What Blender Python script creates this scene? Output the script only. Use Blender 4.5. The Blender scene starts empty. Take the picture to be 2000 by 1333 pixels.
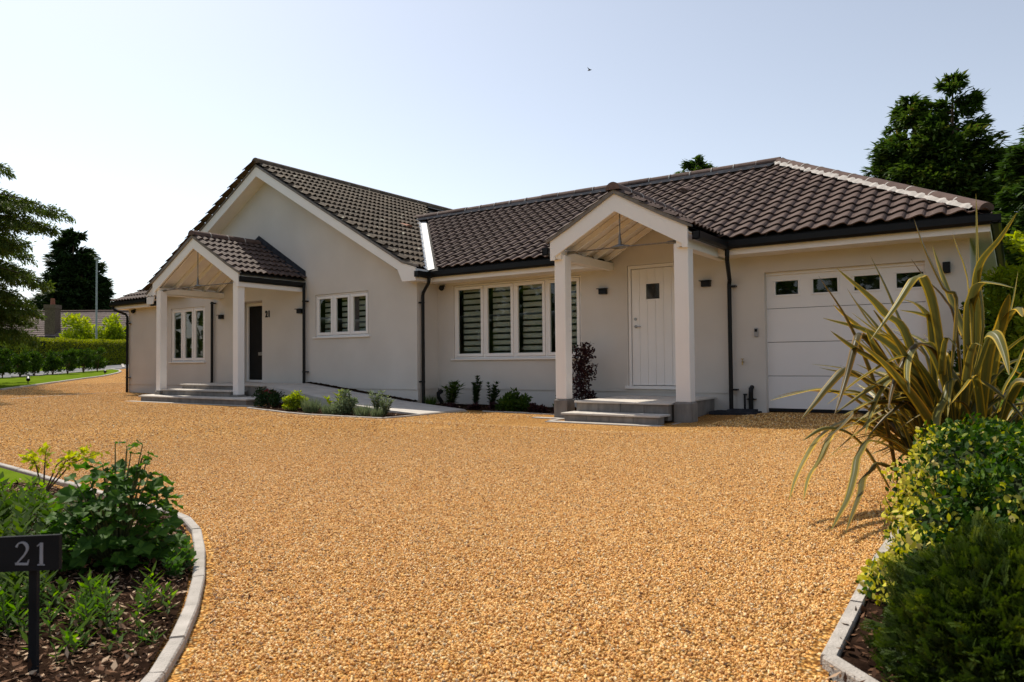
import bpy, bmesh, math, random
import numpy as np
from mathutils import Vector, Matrix

SC = bpy.context.scene
COL = SC.collection
random.seed(11)
RNG = np.random.default_rng(11)
R = math.radians

# ------------------------------------------------------------------ camera
cam_d = bpy.data.cameras.new("camera")
cam = bpy.data.objects.new("camera", cam_d)
COL.objects.link(cam)
yaw, pitch, roll = R(34.484), R(1.572), R(-0.550)
cy, sy = math.cos(yaw), math.sin(yaw)
fwd = Vector((-sy * math.cos(pitch), cy * math.cos(pitch), math.sin(pitch)))
rgt = Vector((cy, sy, 0.0))
upv = rgt.cross(fwd)
r2 = math.cos(roll) * rgt + math.sin(roll) * upv
u2 = -math.sin(roll) * rgt + math.cos(roll) * upv
cam.matrix_world = Matrix.Translation((0, 0, 0.82)) @ Matrix((r2, u2, -fwd)).transposed().to_4x4()
cam_d.sensor_width = 36.0
cam_d.lens = 1426.0 / 2000.0 * 36.0
cam_d.clip_start = 0.05
cam_d.clip_end = 2000.0
cam_d.dof.use_dof = True
cam_d.dof.focus_distance = 11.5
cam_d.dof.aperture_fstop = 8.0
SC.camera = cam

# ------------------------------------------------------------------ world and sun
SUN_TO = Vector((-0.72, 0.22, 1.0)).normalized()
elev = math.asin(SUN_TO.z)
azim = math.atan2(SUN_TO.x, SUN_TO.y)
world = bpy.data.worlds.new("World")
SC.world = world
world.use_nodes = True
wn = world.node_tree
wn.nodes.clear()
sky = wn.nodes.new("ShaderNodeTexSky")
sky.sky_type = 'NISHITA'
sky.sun_disc = False
sky.sun_elevation = elev
sky.sun_rotation = azim % (2 * math.pi)
sky.altitude = 50
sky.air_density = 1.0
sky.dust_density = 0.9
sky.ozone_density = 1.0
bgn = wn.nodes.new("ShaderNodeBackground")
bgn.inputs[1].default_value = 0.098
wo = wn.nodes.new("ShaderNodeOutputWorld")
hs = wn.nodes.new("ShaderNodeHueSaturation")
hs.inputs["Saturation"].default_value = 0.56
wn.links.new(sky.outputs[0], hs.inputs["Color"])
wn.links.new(hs.outputs[0], bgn.inputs[0])
wn.links.new(bgn.outputs[0], wo.inputs[0])
sun_d = bpy.data.lights.new("sun", 'SUN')
sun_d.energy = 3.3
sun_d.angle = R(0.53)
sun_d.color = (1.0, 0.92, 0.79)
sun = bpy.data.objects.new("sun", sun_d)
COL.objects.link(sun)
sun.rotation_euler = SUN_TO.to_track_quat('Z', 'Y').to_euler()
sun.location = (-20, 10, 30)
SC.view_settings.view_transform = 'Standard'
SC.view_settings.look = 'None'
SC.view_settings.exposure = 0.70
SC.view_settings.gamma = 1.0
SC.view_settings.use_curve_mapping = False
SC.cycles.use_denoising = True
SC.cycles.max_bounces = 8
SC.cycles.diffuse_bounces = 4
SC.cycles.glossy_bounces = 4
SC.cycles.transparent_max_bounces = 8
SC.cycles.sample_clamp_indirect = 6.0


# ------------------------------------------------------------------ terrain
def ss(a, b, x):
    t = np.clip((x - a) / (b - a), 0.0, 1.0)
    return t * t * (3 - 2 * t)


def tz(X, Y):
    X = np.asarray(X, float)
    Y = np.asarray(Y, float)
    r = np.hypot(X, Y)
    s1 = ss(-12.2, -10, X) * (1 - .75 * ss(-4.3, -2.6, X))
    s2 = ss(7.2, 8.6, Y) * (1 - .35 * ss(10.6, 11.6, Y))
    left = (1 - ss(-20, -8, X))
    return -.085 * s1 * s2 + .02 * np.maximum(0, np.minimum(r, 90) - 22) * left


def tzf(x, y):
    return float(tz(x, y))


# ------------------------------------------------------------------ materials
MATS = {}


def new_mat(name):
    m = bpy.data.materials.new(name)
    m.use_nodes = True
    nt = m.node_tree
    b = nt.nodes["Principled BSDF"]
    MATS[name] = m
    return m, nt, b


def node(nt, typ, **kw):
    n = nt.nodes.new(typ)
    for k, v in kw.items():
        if k.startswith("i_"):
            n.inputs[k[2:]].default_value = v
        else:
            setattr(n, k, v)
    return n


def ramp(nt, stops, interp='LINEAR'):
    n = nt.nodes.new("ShaderNodeValToRGB")
    cr = n.color_ramp
    cr.interpolation = interp
    while len(cr.elements) > 1:
        cr.elements.remove(cr.elements[-1])
    cr.elements[0].position = stops[0][0]
    cr.elements[0].color = (*stops[0][1], 1)
    for p, c in stops[1:]:
        e = cr.elements.new(p)
        e.color = (*c, 1)
    return n


def obj_coords(nt):
    g = nt.nodes.new("ShaderNodeNewGeometry")
    return g.outputs["Position"]


def noisy(name, c1, c2, scale=3.0, rough=0.7, bump=0.0, bscale=60.0, detail=4.0, spec=0.3, metallic=0.0,
          c3=None, s3=0.0, thr=0.62, per_obj=0.0, stretch=None):
    """two-tone noise with optional spots of a third colour, optional per-object value shift"""
    m, nt, b = new_mat(name)
    L = nt.links.new
    pos = obj_coords(nt)
    if stretch:
        mp = node(nt, "ShaderNodeMapping")
        mp.inputs["Scale"].default_value = stretch
        L(pos, mp.inputs[0])
        pos = mp.outputs[0]
    n1 = node(nt, "ShaderNodeTexNoise", i_Scale=scale, i_Detail=detail)
    L(pos, n1.inputs["Vector"])
    rp = ramp(nt, [(0.32, c1), (0.68, c2)])
    L(n1.outputs[0], rp.inputs[0])
    out = rp.outputs[0]
    if c3 is not None:
        n3 = node(nt, "ShaderNodeTexNoise", i_Scale=s3, i_Detail=3.0)
        L(pos, n3.inputs["Vector"])
        r3 = ramp(nt, [(thr, (0, 0, 0)), (thr + 0.03, (1, 1, 1))])
        L(n3.outputs[0], r3.inputs[0])
        mx = node(nt, "ShaderNodeMix", data_type='RGBA')
        L(r3.outputs[0], mx.inputs[0])
        L(out, mx.inputs[6])
        mx.inputs[7].default_value = (*c3, 1)
        out = mx.outputs[2]
    if per_obj:
        oi = node(nt, "ShaderNodeObjectInfo")
        at = node(nt, "ShaderNodeAttribute", attribute_name="shade")
        ad = node(nt, "ShaderNodeMath", operation='ADD')
        L(oi.outputs["Random"], ad.inputs[0])
        L(at.outputs["Fac"], ad.inputs[1])
        fr = node(nt, "ShaderNodeMath", operation='FRACT')
        L(ad.outputs[0], fr.inputs[0])
        mr = node(nt, "ShaderNodeMapRange")
        mr.inputs[3].default_value = 1 - per_obj
        mr.inputs[4].default_value = 1 + per_obj
        L(fr.outputs[0], mr.inputs[0])
        hsv = node(nt, "ShaderNodeHueSaturation")
        L(mr.outputs[0], hsv.inputs["Value"])
        L(out, hsv.inputs["Color"])
        out = hsv.outputs[0]
    L(out, b.inputs["Base Color"])
    b.inputs["Roughness"].default_value = rough
    b.inputs["Specular IOR Level"].default_value = spec
    b.inputs["Metallic"].default_value = metallic
    if bump:
        nb = node(nt, "ShaderNodeTexNoise", i_Scale=bscale, i_Detail=5.0)
        L(pos, nb.inputs["Vector"])
        bp = node(nt, "ShaderNodeBump", i_Strength=bump, i_Distance=0.01)
        L(nb.outputs[0], bp.inputs["Height"])
        L(bp.outputs[0], b.inputs["Normal"])
    return m


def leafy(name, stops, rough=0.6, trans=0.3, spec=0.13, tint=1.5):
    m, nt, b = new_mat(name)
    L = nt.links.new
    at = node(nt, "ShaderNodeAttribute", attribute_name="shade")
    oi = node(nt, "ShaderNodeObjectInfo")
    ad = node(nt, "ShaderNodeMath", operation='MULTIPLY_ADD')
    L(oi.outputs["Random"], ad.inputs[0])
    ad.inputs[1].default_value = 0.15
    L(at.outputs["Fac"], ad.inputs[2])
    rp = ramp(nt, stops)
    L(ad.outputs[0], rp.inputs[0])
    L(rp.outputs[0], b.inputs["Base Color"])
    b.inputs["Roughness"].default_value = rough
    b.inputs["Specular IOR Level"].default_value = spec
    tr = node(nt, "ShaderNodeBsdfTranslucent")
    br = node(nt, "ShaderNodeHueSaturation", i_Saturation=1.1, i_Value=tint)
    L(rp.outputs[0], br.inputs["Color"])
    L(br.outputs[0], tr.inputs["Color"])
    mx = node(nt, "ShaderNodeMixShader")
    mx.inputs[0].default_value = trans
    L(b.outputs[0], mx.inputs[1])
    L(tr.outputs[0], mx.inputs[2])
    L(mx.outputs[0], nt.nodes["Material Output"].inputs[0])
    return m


M_WALL = noisy("painted_render", (.575, .535, .485), (.635, .595, .545), scale=1.1, rough=0.92, bump=0.25, bscale=90, spec=0.15)
M_WHITE = noisy("white_paint", (.83, .805, .775), (.86, .835, .805), scale=2.0, rough=0.55, spec=0.35)
M_UPVC = noisy("window_white", (.80, .77, .74), (.83, .80, .77), scale=3.0, rough=0.35, spec=0.4)
M_DOORW = noisy("garage_white", (.78, .765, .755), (.81, .795, .785), scale=1.5, rough=0.4, bump=0.06, bscale=180)
M_CEIL = noisy("ceiling_paint", (.80, .76, .70), (.84, .80, .74), scale=6.0, rough=0.6)
M_BLACK = noisy("black_plastic", (.008, .008, .008), (.012, .012, .012), scale=5, rough=0.42, spec=0.18)
M_DARKDOOR = noisy("dark_door", (.010, .010, .010), (.014, .014, .014), scale=5, rough=0.5, spec=0.12)
M_LEAD = noisy("lead_flashing", (.030, .032, .038), (.055, .057, .065), scale=9, rough=0.9, bump=0.2, bscale=25, spec=0.0)
M_VALLEY = noisy("pale_valley", (.62, .62, .62), (.78, .78, .76), scale=14, rough=0.45, bump=0.4, bscale=40)
M_MORTAR = noisy("mortar", (.38, .35, .32), (.52, .48, .44), scale=12, rough=0.9, bump=0.5, bscale=80)
M_TILE = noisy("concrete_tile", (.078, .052, .043), (.118, .080, .067), scale=7, rough=0.72, bump=0.3, bscale=150, per_obj=0.16,
               c3=(.17, .13, .11), s3=16, thr=0.67, spec=0.12)
M_TILEOLD = noisy("weathered_tile", (.070, .050, .034), (.130, .098, .068), scale=5, rough=0.85, bump=0.5, bscale=120, per_obj=0.25,
                  c3=(.42, .39, .30), s3=9.0, thr=0.665, spec=0.25)
M_RIDGE = noisy("ridge_tile", (.095, .062, .052), (.135, .090, .076), scale=6, rough=0.8, bump=0.3, bscale=120, per_obj=0.12, spec=0.12)
M_TERRA = noisy("terracotta", (.30, .13, .08), (.38, .18, .11), scale=9, rough=0.8)
M_DECK = noisy("roof_underlay", (.02, .018, .017), (.03, .027, .025), scale=5, rough=0.9)
M_UNDER = noisy("verge_undercloak", (.16, .145, .13), (.22, .20, .18), scale=9, rough=0.9, bump=0.3, bscale=60)
M_SLAB = noisy("sandstone_slab", (.50, .455, .405), (.60, .555, .50), scale=5, rough=0.85, bump=0.4, bscale=70, per_obj=0.07)
M_RISER = noisy("grey_brown_riser", (.17, .155, .14), (.26, .235, .21), scale=9, rough=0.9, bump=0.35, bscale=60, per_obj=0.1, stretch=(1, 1, .35))
M_PATH = noisy("pale_paving", (.47, .435, .395), (.56, .525, .48), scale=4, rough=0.85, bump=0.3, bscale=60, per_obj=0.05)
M_EDGE = noisy("concrete_edging", (.34, .31, .275), (.45, .41, .37), scale=14, rough=0.9, bump=0.5, bscale=120, per_obj=0.06)
M_STEEL = noisy("brushed_steel", (.35, .34, .33), (.45, .44, .43), scale=20, rough=0.35, metallic=0.9)
M_RODDARK = noisy("bronzed_steel", (.16, .15, .14), (.22, .21, .20), scale=20, rough=0.4, metallic=0.8)
M_SOIL = noisy("garden_soil", (.012, .007, .005), (.035, .020, .013), scale=14, rough=1.0, bump=1.0, bscale=45, spec=0.0)
M_BARK = noisy("bark_mulch", (.05, .028, .017), (.16, .10, .065), scale=25, rough=0.9, per_obj=0.5)
M_ASPHALT = noisy("asphalt", (.10, .10, .105), (.14, .14, .145), scale=3, rough=0.9, bump=0.3, bscale=40)
M_TRUNK = noisy("tree_bark", (.07, .045, .03), (.13, .09, .06), scale=8, rough=0.95, bump=0.8, bscale=20)
M_STEM = noisy("green_stem", (.07, .09, .03), (.12, .12, .05), scale=12, rough=0.8)
M_TWIG = noisy("brown_stem", (.10, .06, .035), (.16, .10, .06), scale=12, rough=0.9)
M_POST = noisy("galvanised_post", (.22, .25, .26), (.30, .33, .34), scale=4, rough=0.5, metallic=0.4)
M_SLATE = noisy("slate_sign", (.012, .013, .015), (.020, .021, .024), scale=9, rough=0.8, spec=0.1)
M_SIGNTXT = noisy("sign_lettering", (.27, .30, .36), (.33, .36, .42), scale=9, rough=0.6)
M_BRICKRED = noisy("red_brick", (.20, .07, .045), (.28, .11, .07), scale=20, rough=0.9)
M_CHIM = noisy("brick_chimney", (.085, .06, .045), (.15, .11, .08), scale=9, rough=0.95, bump=0.6, bscale=14)
M_FARTILE = noisy("plain_roof_tile", (.13, .095, .085), (.19, .145, .13), scale=3, rough=0.9, per_obj=0.14, bump=0.4, bscale=20)
M_BLIND = noisy("blind_fabric", (.50, .48, .44), (.56, .54, .50), scale=30, rough=0.9)
M_KEYPAD = noisy("grey_plastic", (.30, .29, .28), (.36, .35, .34), scale=9, rough=0.5)
M_BRASS = noisy("brass", (.35, .24, .09), (.42, .30, .12), scale=9, rough=0.4, metallic=0.8)
M_LAWN = noisy("lawn_grass", (.085, .135, .010), (.135, .195, .016), scale=2.2, rough=1.0, spec=0.0, bump=0.8, bscale=60)
M_GRASSFAR = noisy("rough_grass", (.060, .090, .012), (.10, .13, .020), scale=0.6, rough=1.0, spec=0.0, bump=0.8, bscale=10)
M_RUBBER = noisy("rubber_seal", (.008, .008, .008), (.012, .012, .012), scale=9, rough=0.7)

# glass
M_GLASS, nt, b = new_mat("window_glass")
gl = node(nt, "ShaderNodeBsdfGlossy")
gl.inputs["Roughness"].default_value = 0.02
trn = node(nt, "ShaderNodeBsdfTransparent")
trn.inputs["Color"].default_value = (.84, .88, .85, 1)
fr = node(nt, "ShaderNodeFresnel", i_IOR=1.5)
mx = node(nt, "ShaderNodeMixShader")
ma = node(nt, "ShaderNodeMath", operation='MULTIPLY_ADD')
ma.inputs[1].default_value = 1.7
ma.inputs[2].default_value = 0.0
nt.links.new(fr.outputs[0], ma.inputs[0])
gb = node(nt, "ShaderNodeNewGeometry")
inv = node(nt, "ShaderNodeMath", operation='SUBTRACT')
inv.inputs[0].default_value = 1.0
nt.links.new(gb.outputs["Backfacing"], inv.inputs[1])
mu = node(nt, "ShaderNodeMath", operation='MULTIPLY')
nt.links.new(ma.outputs[0], mu.inputs[0])
nt.links.new(inv.outputs[0], mu.inputs[1])
nt.links.new(mu.outputs[0], mx.inputs[0])
nt.links.new(trn.outputs[0], mx.inputs[1])
nt.links.new(gl.outputs[0], mx.inputs[2])
nt.links.new(mx.outputs[0], nt.nodes["Material Output"].inputs[0])

# gravel: same palette for the sheet and for the loose stones
GP = [(0.0, (.24, .11, .04)), (0.10, (.50, .24, .07)), (0.30, (.74, .40, .12)), (0.60, (.84, .50, .165)),
      (0.83, (.87, .58, .23)), (0.95, (.88, .72, .44)), (1.0, (.34, .24, .15))]
M_GRAVEL, nt, b = new_mat("resin_gravel_sheet")
L = nt.links.new
pos = obj_coords(nt)
vo = node(nt, "ShaderNodeTexVoronoi", i_Scale=95.0)
L(pos, vo.inputs["Vector"])
sx = node(nt, "ShaderNodeSeparateColor")
L(vo.outputs["Color"], sx.inputs[0])
rp = ramp(nt, GP)
L(sx.outputs[0], rp.inputs[0])
dk = ramp(nt, [(0.0, (.94, .90, .84)), (0.35, (.86, .80, .72)), (0.65, (.26, .21, .16))])  # dark at cell edges: shade between stones painted into the colour
L(vo.outputs["Distance"], dk.inputs[0])
mm = node(nt, "ShaderNodeMix", data_type='RGBA', blend_type='MULTIPLY')
mm.inputs[0].default_value = 1.0
L(rp.outputs[0], mm.inputs[6])
L(dk.outputs[0], mm.inputs[7])
vo2 = node(nt, "ShaderNodeTexNoise", i_Scale=34.0, i_Detail=3.0)
L(pos, vo2.inputs["Vector"])
gr = ramp(nt, [(0.34, (.62, .58, .54)), (0.5, (.98, .97, .96)), (0.66, (1.25, 1.25, 1.25))])
L(vo2.outputs[0], gr.inputs[0])
m3 = node(nt, "ShaderNodeMix", data_type='RGBA', blend_type='MULTIPLY')
m3.inputs[0].default_value = 1.0
L(mm.outputs[2], m3.inputs[6])
L(gr.outputs[0], m3.inputs[7])
mm = m3
big = node(nt, "ShaderNodeTexNoise", i_Scale=0.9, i_Detail=5.0)
L(pos, big.inputs["Vector"])
bm_ = ramp(nt, [(0.3, (.86, .83, .80)), (0.7, (1.04, 1.03, 1.02))])
L(big.outputs[0], bm_.inputs[0])
m2 = node(nt, "ShaderNodeMix", data_type='RGBA', blend_type='MULTIPLY')
m2.inputs[0].default_value = 1.0
L(mm.outputs[2], m2.inputs[6])
L(bm_.outputs[0], m2.inputs[7])
L(m2.outputs[2], b.inputs["Base Color"])
b.inputs["Roughness"].default_value = 0.95
b.inputs["Specular IOR Level"].default_value = 0.05
bp = node(nt, "ShaderNodeBump", i_Strength=1.0, i_Distance=0.006)
bp.invert = True
L(vo.outputs["Distance"], bp.inputs["Height"])
L(bp.outputs[0], b.inputs["Normal"])

M_STONE, nt, b = new_mat("gravel_stone")
L = nt.links.new
at = node(nt, "ShaderNodeAttribute", attribute_name="rnd", attribute_type='INSTANCER')
rp = ramp(nt, GP)
L(at.outputs["Fac"], rp.inputs[0])
L(rp.outputs[0], b.inputs["Base Color"])
b.inputs["Roughness"].default_value = 0.6
b.inputs["Specular IOR Level"].default_value = 0.35

# foliage
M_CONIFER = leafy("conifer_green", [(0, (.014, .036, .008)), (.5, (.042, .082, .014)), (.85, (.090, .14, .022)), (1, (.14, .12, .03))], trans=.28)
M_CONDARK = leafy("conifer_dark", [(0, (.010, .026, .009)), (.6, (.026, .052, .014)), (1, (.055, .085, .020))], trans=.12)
M_CEDAR = leafy("cedar_green", [(0, (.024, .044, .010)), (.5, (.058, .092, .016)), (1, (.13, .16, .026))], trans=.35, tint=1.8)
M_HEDGE = leafy("hedge_leaf", [(0, (.05, .075, .006)), (.45, (.16, .195, .010)), (1, (.38, .37, .018))], trans=.35, tint=1.6)
M_LAUREL = leafy("laurel_leaf", [(0, (.016, .040, .006)), (.6, (.042, .085, .010)), (1, (.11, .17, .018))], trans=.3)
M_YELLOW = leafy("yellow_green_leaf", [(0, (.08, .13, .010)), (.5, (.22, .29, .018)), (1, (.46, .48, .035))], trans=.4)
M_BIGLEAF = leafy("lobed_leaf", [(0, (.018, .055, .008)), (.6, (.040, .100, .012)), (1, (.085, .17, .02))], trans=.3, tint=1.9)
M_LANCE = leafy("lance_leaf", [(0, (.025, .065, .006)), (.6, (.060, .13, .010)), (1, (.13, .22, .018))], trans=.45, tint=1.9)
M_DARKLEAF = leafy("deep_green_leaf", [(0, (.010, .028, .010)), (.6, (.022, .050, .014)), (1, (.05, .085, .022))], trans=.2)
M_PURPLE = leafy("purple_leaf", [(0, (.018, .008, .010)), (.6, (.040, .016, .018)), (1, (.07, .035, .03))], trans=.15)
M_RED = leafy("red_leaf", [(0, (.09, .012, .015)), (1, (.24, .05, .05))], trans=.3)
M_GREYLEAF = leafy("grey_green_leaf", [(0, (.06, .09, .045)), (.6, (.13, .17, .09)), (1, (.24, .28, .15))], trans=.3)
M_EUON = leafy("variegated_leaf", [(0, (.010, .034, .004)), (.45, (.035, .085, .008)), (.62, (.09, .16, .012)), (.68, (.42, .40, .03)),
                                    (.93, (.60, .56, .07)), (1, (.58, .48, .16))], trans=.3, tint=1.4)
M_YEW = leafy("yew_needle", [(0, (.006, .014, .003)), (.45, (.024, .045, .006)), (.8, (.055, .085, .010)), (1, (.11, .14, .014))], trans=.25)
M_PHORM, nt, b = new_mat("phormium_leaf")
L = nt.links.new
at = node(nt, "ShaderNodeAttribute", attribute_name="shade")
oi = node(nt, "ShaderNodeObjectInfo")
rp = ramp(nt, [(0, (.50, .36, .035)), (.16, (.42, .31, .035)), (.25, (.13, .125, .032)), (.5, (.095, .110, .036)), (.75, (.15, .14, .034)),
               (.84, (.38, .28, .035)), (1, (.50, .34, .04))])
L(at.outputs["Fac"], rp.inputs[0])
r2n = ramp(nt, [(0, (.45, .30, .22)), (.2, (.8, .75, .7)), (.45, (1, 1, 1)), (.75, (1.2, 1.1, .8)), (1, (1.5, 1.25, .7))])
L(oi.outputs["Random"], r2n.inputs[0])
mm = node(nt, "ShaderNodeMix", data_type='RGBA', blend_type='MULTIPLY')
mm.inputs[0].default_value = 1.0
L(rp.outputs[0], mm.inputs[6])
L(r2n.outputs[0], mm.inputs[7])
L(mm.outputs[2], b.inputs["Base Color"])
b.inputs["Roughness"].default_value = 0.42
b.inputs["Specular IOR Level"].default_value = 0.3
tr = node(nt, "ShaderNodeBsdfTranslucent")
L(mm.outputs[2], tr.inputs["Color"])
mx = node(nt, "ShaderNodeMixShader")
mx.inputs[0].default_value = .25
L(b.outputs[0], mx.inputs[1])
L(tr.outputs[0], mx.inputs[2])
L(mx.outputs[0], nt.nodes["Material Output"].inputs[0])

# ------------------------------------------------------------------ object helpers
WORLD = {}


def worg(o):
    return WORLD.get(o.name, Vector((0, 0, 0))) if o else Vector((0, 0, 0))


def tag(o, label=None, cat=None, group=None, kind=None):
    if label: o["label"] = label
    if cat: o["category"] = cat
    if group: o["group"] = group
    if kind: o["kind"] = kind
    return o


def empty(name, loc=(0, 0, 0), parent=None):
    o = bpy.data.objects.new(name, None)
    COL.objects.link(o)
    o.empty_display_size = 0.2
    loc = Vector(loc)
    if parent:
        o.parent = parent
    o.location = loc - worg(parent)
    WORLD[o.name] = loc.copy()
    return o


def link_mesh(name, me, mat, parent=None, org=None):
    """mesh given in coordinates local to org (world position of its origin)"""
    o = bpy.data.objects.new(name, me)
    COL.objects.link(o)
    if mat is not None and not me.materials:
        me.materials.append(mat)
    org = Vector(org) if org is not None else worg(parent)
    if parent:
        o.parent = parent
    o.location = org - worg(parent)
    WORLD[o.name] = org.copy()
    return o


class MB:
    def __init__(s):
        s.v = []
        s.f = []
        s.sh = []

    def add(s, vs, fs, shade=0.0):
        n = len(s.v)
        s.v += [tuple(v) for v in vs]
        s.f += [tuple(i + n for i in f) for f in fs]
        s.sh += [shade] * len(fs)
        return s

    def box(s, x0, x1, y0, y1, z0, z1, shade=0.0):
        vs = [(x0, y0, z0), (x1, y0, z0), (x1, y1, z0), (x0, y1, z0), (x0, y0, z1), (x1, y0, z1), (x1, y1, z1), (x0, y1, z1)]
        return s.add(vs, [(0, 3, 2, 1), (4, 5, 6, 7), (0, 1, 5, 4), (1, 2, 6, 5), (2, 3, 7, 6), (3, 0, 4, 7)], shade)

    def prism(s, poly, a, b, axis='y', shade=0.0):
        """poly: 2D points; extruded between a and b on axis"""
        def P(p, t):
            if axis == 'y': return (p[0], t, p[1])
            if axis == 'x': return (t, p[0], p[1])
            return (p[0], p[1], t)
        n = len(poly)
        vs = [P(p, a) for p in poly] + [P(p, b) for p in poly]
        fs = [tuple(range(n)), tuple(range(2 * n - 1, n - 1, -1))]
        fs += [(i, i + n, (i + 1) % n + n, (i + 1) % n) for i in range(n)]
        return s.add(vs, fs, shade)

    def tube(s, pts, rad, n=8, shade=0.0, cap=True):
        pts = [Vector(p) for p in pts]
        rads = rad if isinstance(rad, (list, tuple)) else [rad] * len(pts)
        rings = []
        prev = None
        for i, p in enumerate(pts):
            d = (pts[min(i + 1, len(pts) - 1)] - pts[max(i - 1, 0)])
            if d.length < 1e-9: d = Vector((0, 0, 1))
            d.normalize()
            if prev is None:
                a = Vector((0, 0, 1)) if abs(d.z) < .9 else Vector((1, 0, 0))
                u = d.cross(a).normalized()
            else:
                u = (prev - d * prev.dot(d))
                u = u.normalized() if u.length > 1e-6 else d.orthogonal().normalized()
            prev = u
            w = d.cross(u)
            rings.append([p + (u * math.cos(2 * math.pi * k / n) + w * math.sin(2 * math.pi * k / n)) * rads[i] for k in range(n)])
        vs = [v for r in rings for v in r]
        fs = []
        for i in range(len(pts) - 1):
            for k in range(n):
                fs.append((i * n + k, i * n + (k + 1) % n, (i + 1) * n + (k + 1) % n, (i + 1) * n + k))
        if cap:
            fs.append(tuple(range(n - 1, -1, -1)))
            fs.append(tuple((len(pts) - 1) * n + k for k in range(n)))
        return s.add(vs, fs, shade)

    def beam(s, p0, p1, w, h, up=(0, 0, 1), shade=0.0):
        """rectangular bar from p0 to p1, w across, h along up"""
        p0, p1 = Vector(p0), Vector(p1)
        d = (p1 - p0).normalized()
        up = Vector(up)
        sd = d.cross(up).normalized()
        u = sd.cross(d).normalized()
        vs = []
        for p in (p0, p1):
            for a, b_ in ((-1, -1), (1, -1), (1, 1), (-1, 1)):
                vs.append(p + sd * (a * w / 2) + u * (b_ * h / 2))
        return s.add(vs, [(0, 1, 2, 3), (7, 6, 5, 4), (0, 4, 5, 1), (1, 5, 6, 2), (2, 6, 7, 3), (3, 7, 4, 0)], shade)

    def build(s, name, mat, parent=None, smooth=False, org=None, bevel=0.0):
        org = Vector(org) if org is not None else worg(parent)
        me = bpy.data.meshes.new(name)
        me.from_pydata([(x - org.x, y - org.y, z - org.z) for x, y, z in s.v], [], s.f)
        if any(s.sh):
            at = me.attributes.new("shade", 'FLOAT', 'FACE')
            at.data.foreach_set("value", s.sh)
        bm = bmesh.new()
        bm.from_mesh(me)
        bmesh.ops.recalc_face_normals(bm, faces=bm.faces)
        if bevel:
            bmesh.ops.bevel(bm, geom=[e for e in bm.edges if e.calc_face_angle(0) > 0.6], offset=bevel, segments=1, affect='EDGES')
        bm.to_mesh(me)
        bm.free()
        if smooth:
            me.shade_smooth()
        me.update()
        return link_mesh(name, me, mat, parent, org)


def quads_mesh(name, V, nq, shade, mat, parent=None, org=None, verts_per=4):
    """V: (nq*vp,3) numpy in world coords, faces consecutive polygons of vp verts"""
    org = Vector(org) if org is not None else worg(parent)
    V = np.asarray(V, np.float32) - np.array(org, np.float32)
    me = bpy.data.meshes.new(name)
    vp = verts_per
    me.vertices.add(nq * vp)
    me.vertices.foreach_set("co", V.ravel())
    me.loops.add(nq * vp)
    me.loops.foreach_set("vertex_index", np.arange(nq * vp, dtype=np.int32))
    me.polygons.add(nq)
    me.polygons.foreach_set("loop_start", np.arange(0, nq * vp, vp, dtype=np.int32))
    me.update(calc_edges=True)
    at = me.attributes.new("shade", 'FLOAT', 'FACE')
    at.data.foreach_set("value", np.asarray(shade, np.float32))
    me.validate()
    return link_mesh(name, me, mat, parent, org)


def unit(a):
    return a / np.maximum(np.linalg.norm(a, axis=-1, keepdims=True), 1e-9)


def leaf_quads(C, Dv, Nv, Ln, Wd, fold=0.15):
    """diamond leaves: base C, direction Dv, normal Nv, length Ln, width Wd"""
    Dv = unit(Dv)
    S = unit(np.cross(Dv, Nv))
    N2 = np.cross(S, Dv)
    Ln = np.asarray(Ln).reshape(-1, 1)
    Wd = np.asarray(Wd).reshape(-1, 1)
    p0 = C
    p1 = C + Dv * Ln * .45 + S * Wd * .5 + N2 * Wd * fold
    p2 = C + Dv * Ln
    p3 = C + Dv * Ln * .45 - S * Wd * .5 + N2 * Wd * fold
    return np.stack([p0, p1, p2, p3], axis=1).reshape(-1, 3)


def leaf_hex(C, Dv, Nv, Ln, Wd, fold=0.12, curl=-.06):
    """oval six-sided leaves"""
    Dv = unit(Dv)
    S = unit(np.cross(Dv, Nv))
    N2 = np.cross(S, Dv)
    Ln = np.asarray(Ln).reshape(-1, 1)
    Wd = np.asarray(Wd).reshape(-1, 1)
    P = [C, C + Dv * Ln * .28 + S * Wd * .42 + N2 * Wd * fold, C + Dv * Ln * .70 + S * Wd * .40 + N2 * (Wd * fold + Ln * curl * .5),
         C + Dv * Ln + N2 * Ln * curl, C + Dv * Ln * .70 - S * Wd * .40 + N2 * (Wd * fold + Ln * curl * .5), C + Dv * Ln * .28 - S * Wd * .42 + N2 * Wd * fold]
    return np.stack(P, axis=1).reshape(-1, 3)


def rand_dirs(n):
    return unit(RNG.normal(size=(n, 3)))


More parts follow.
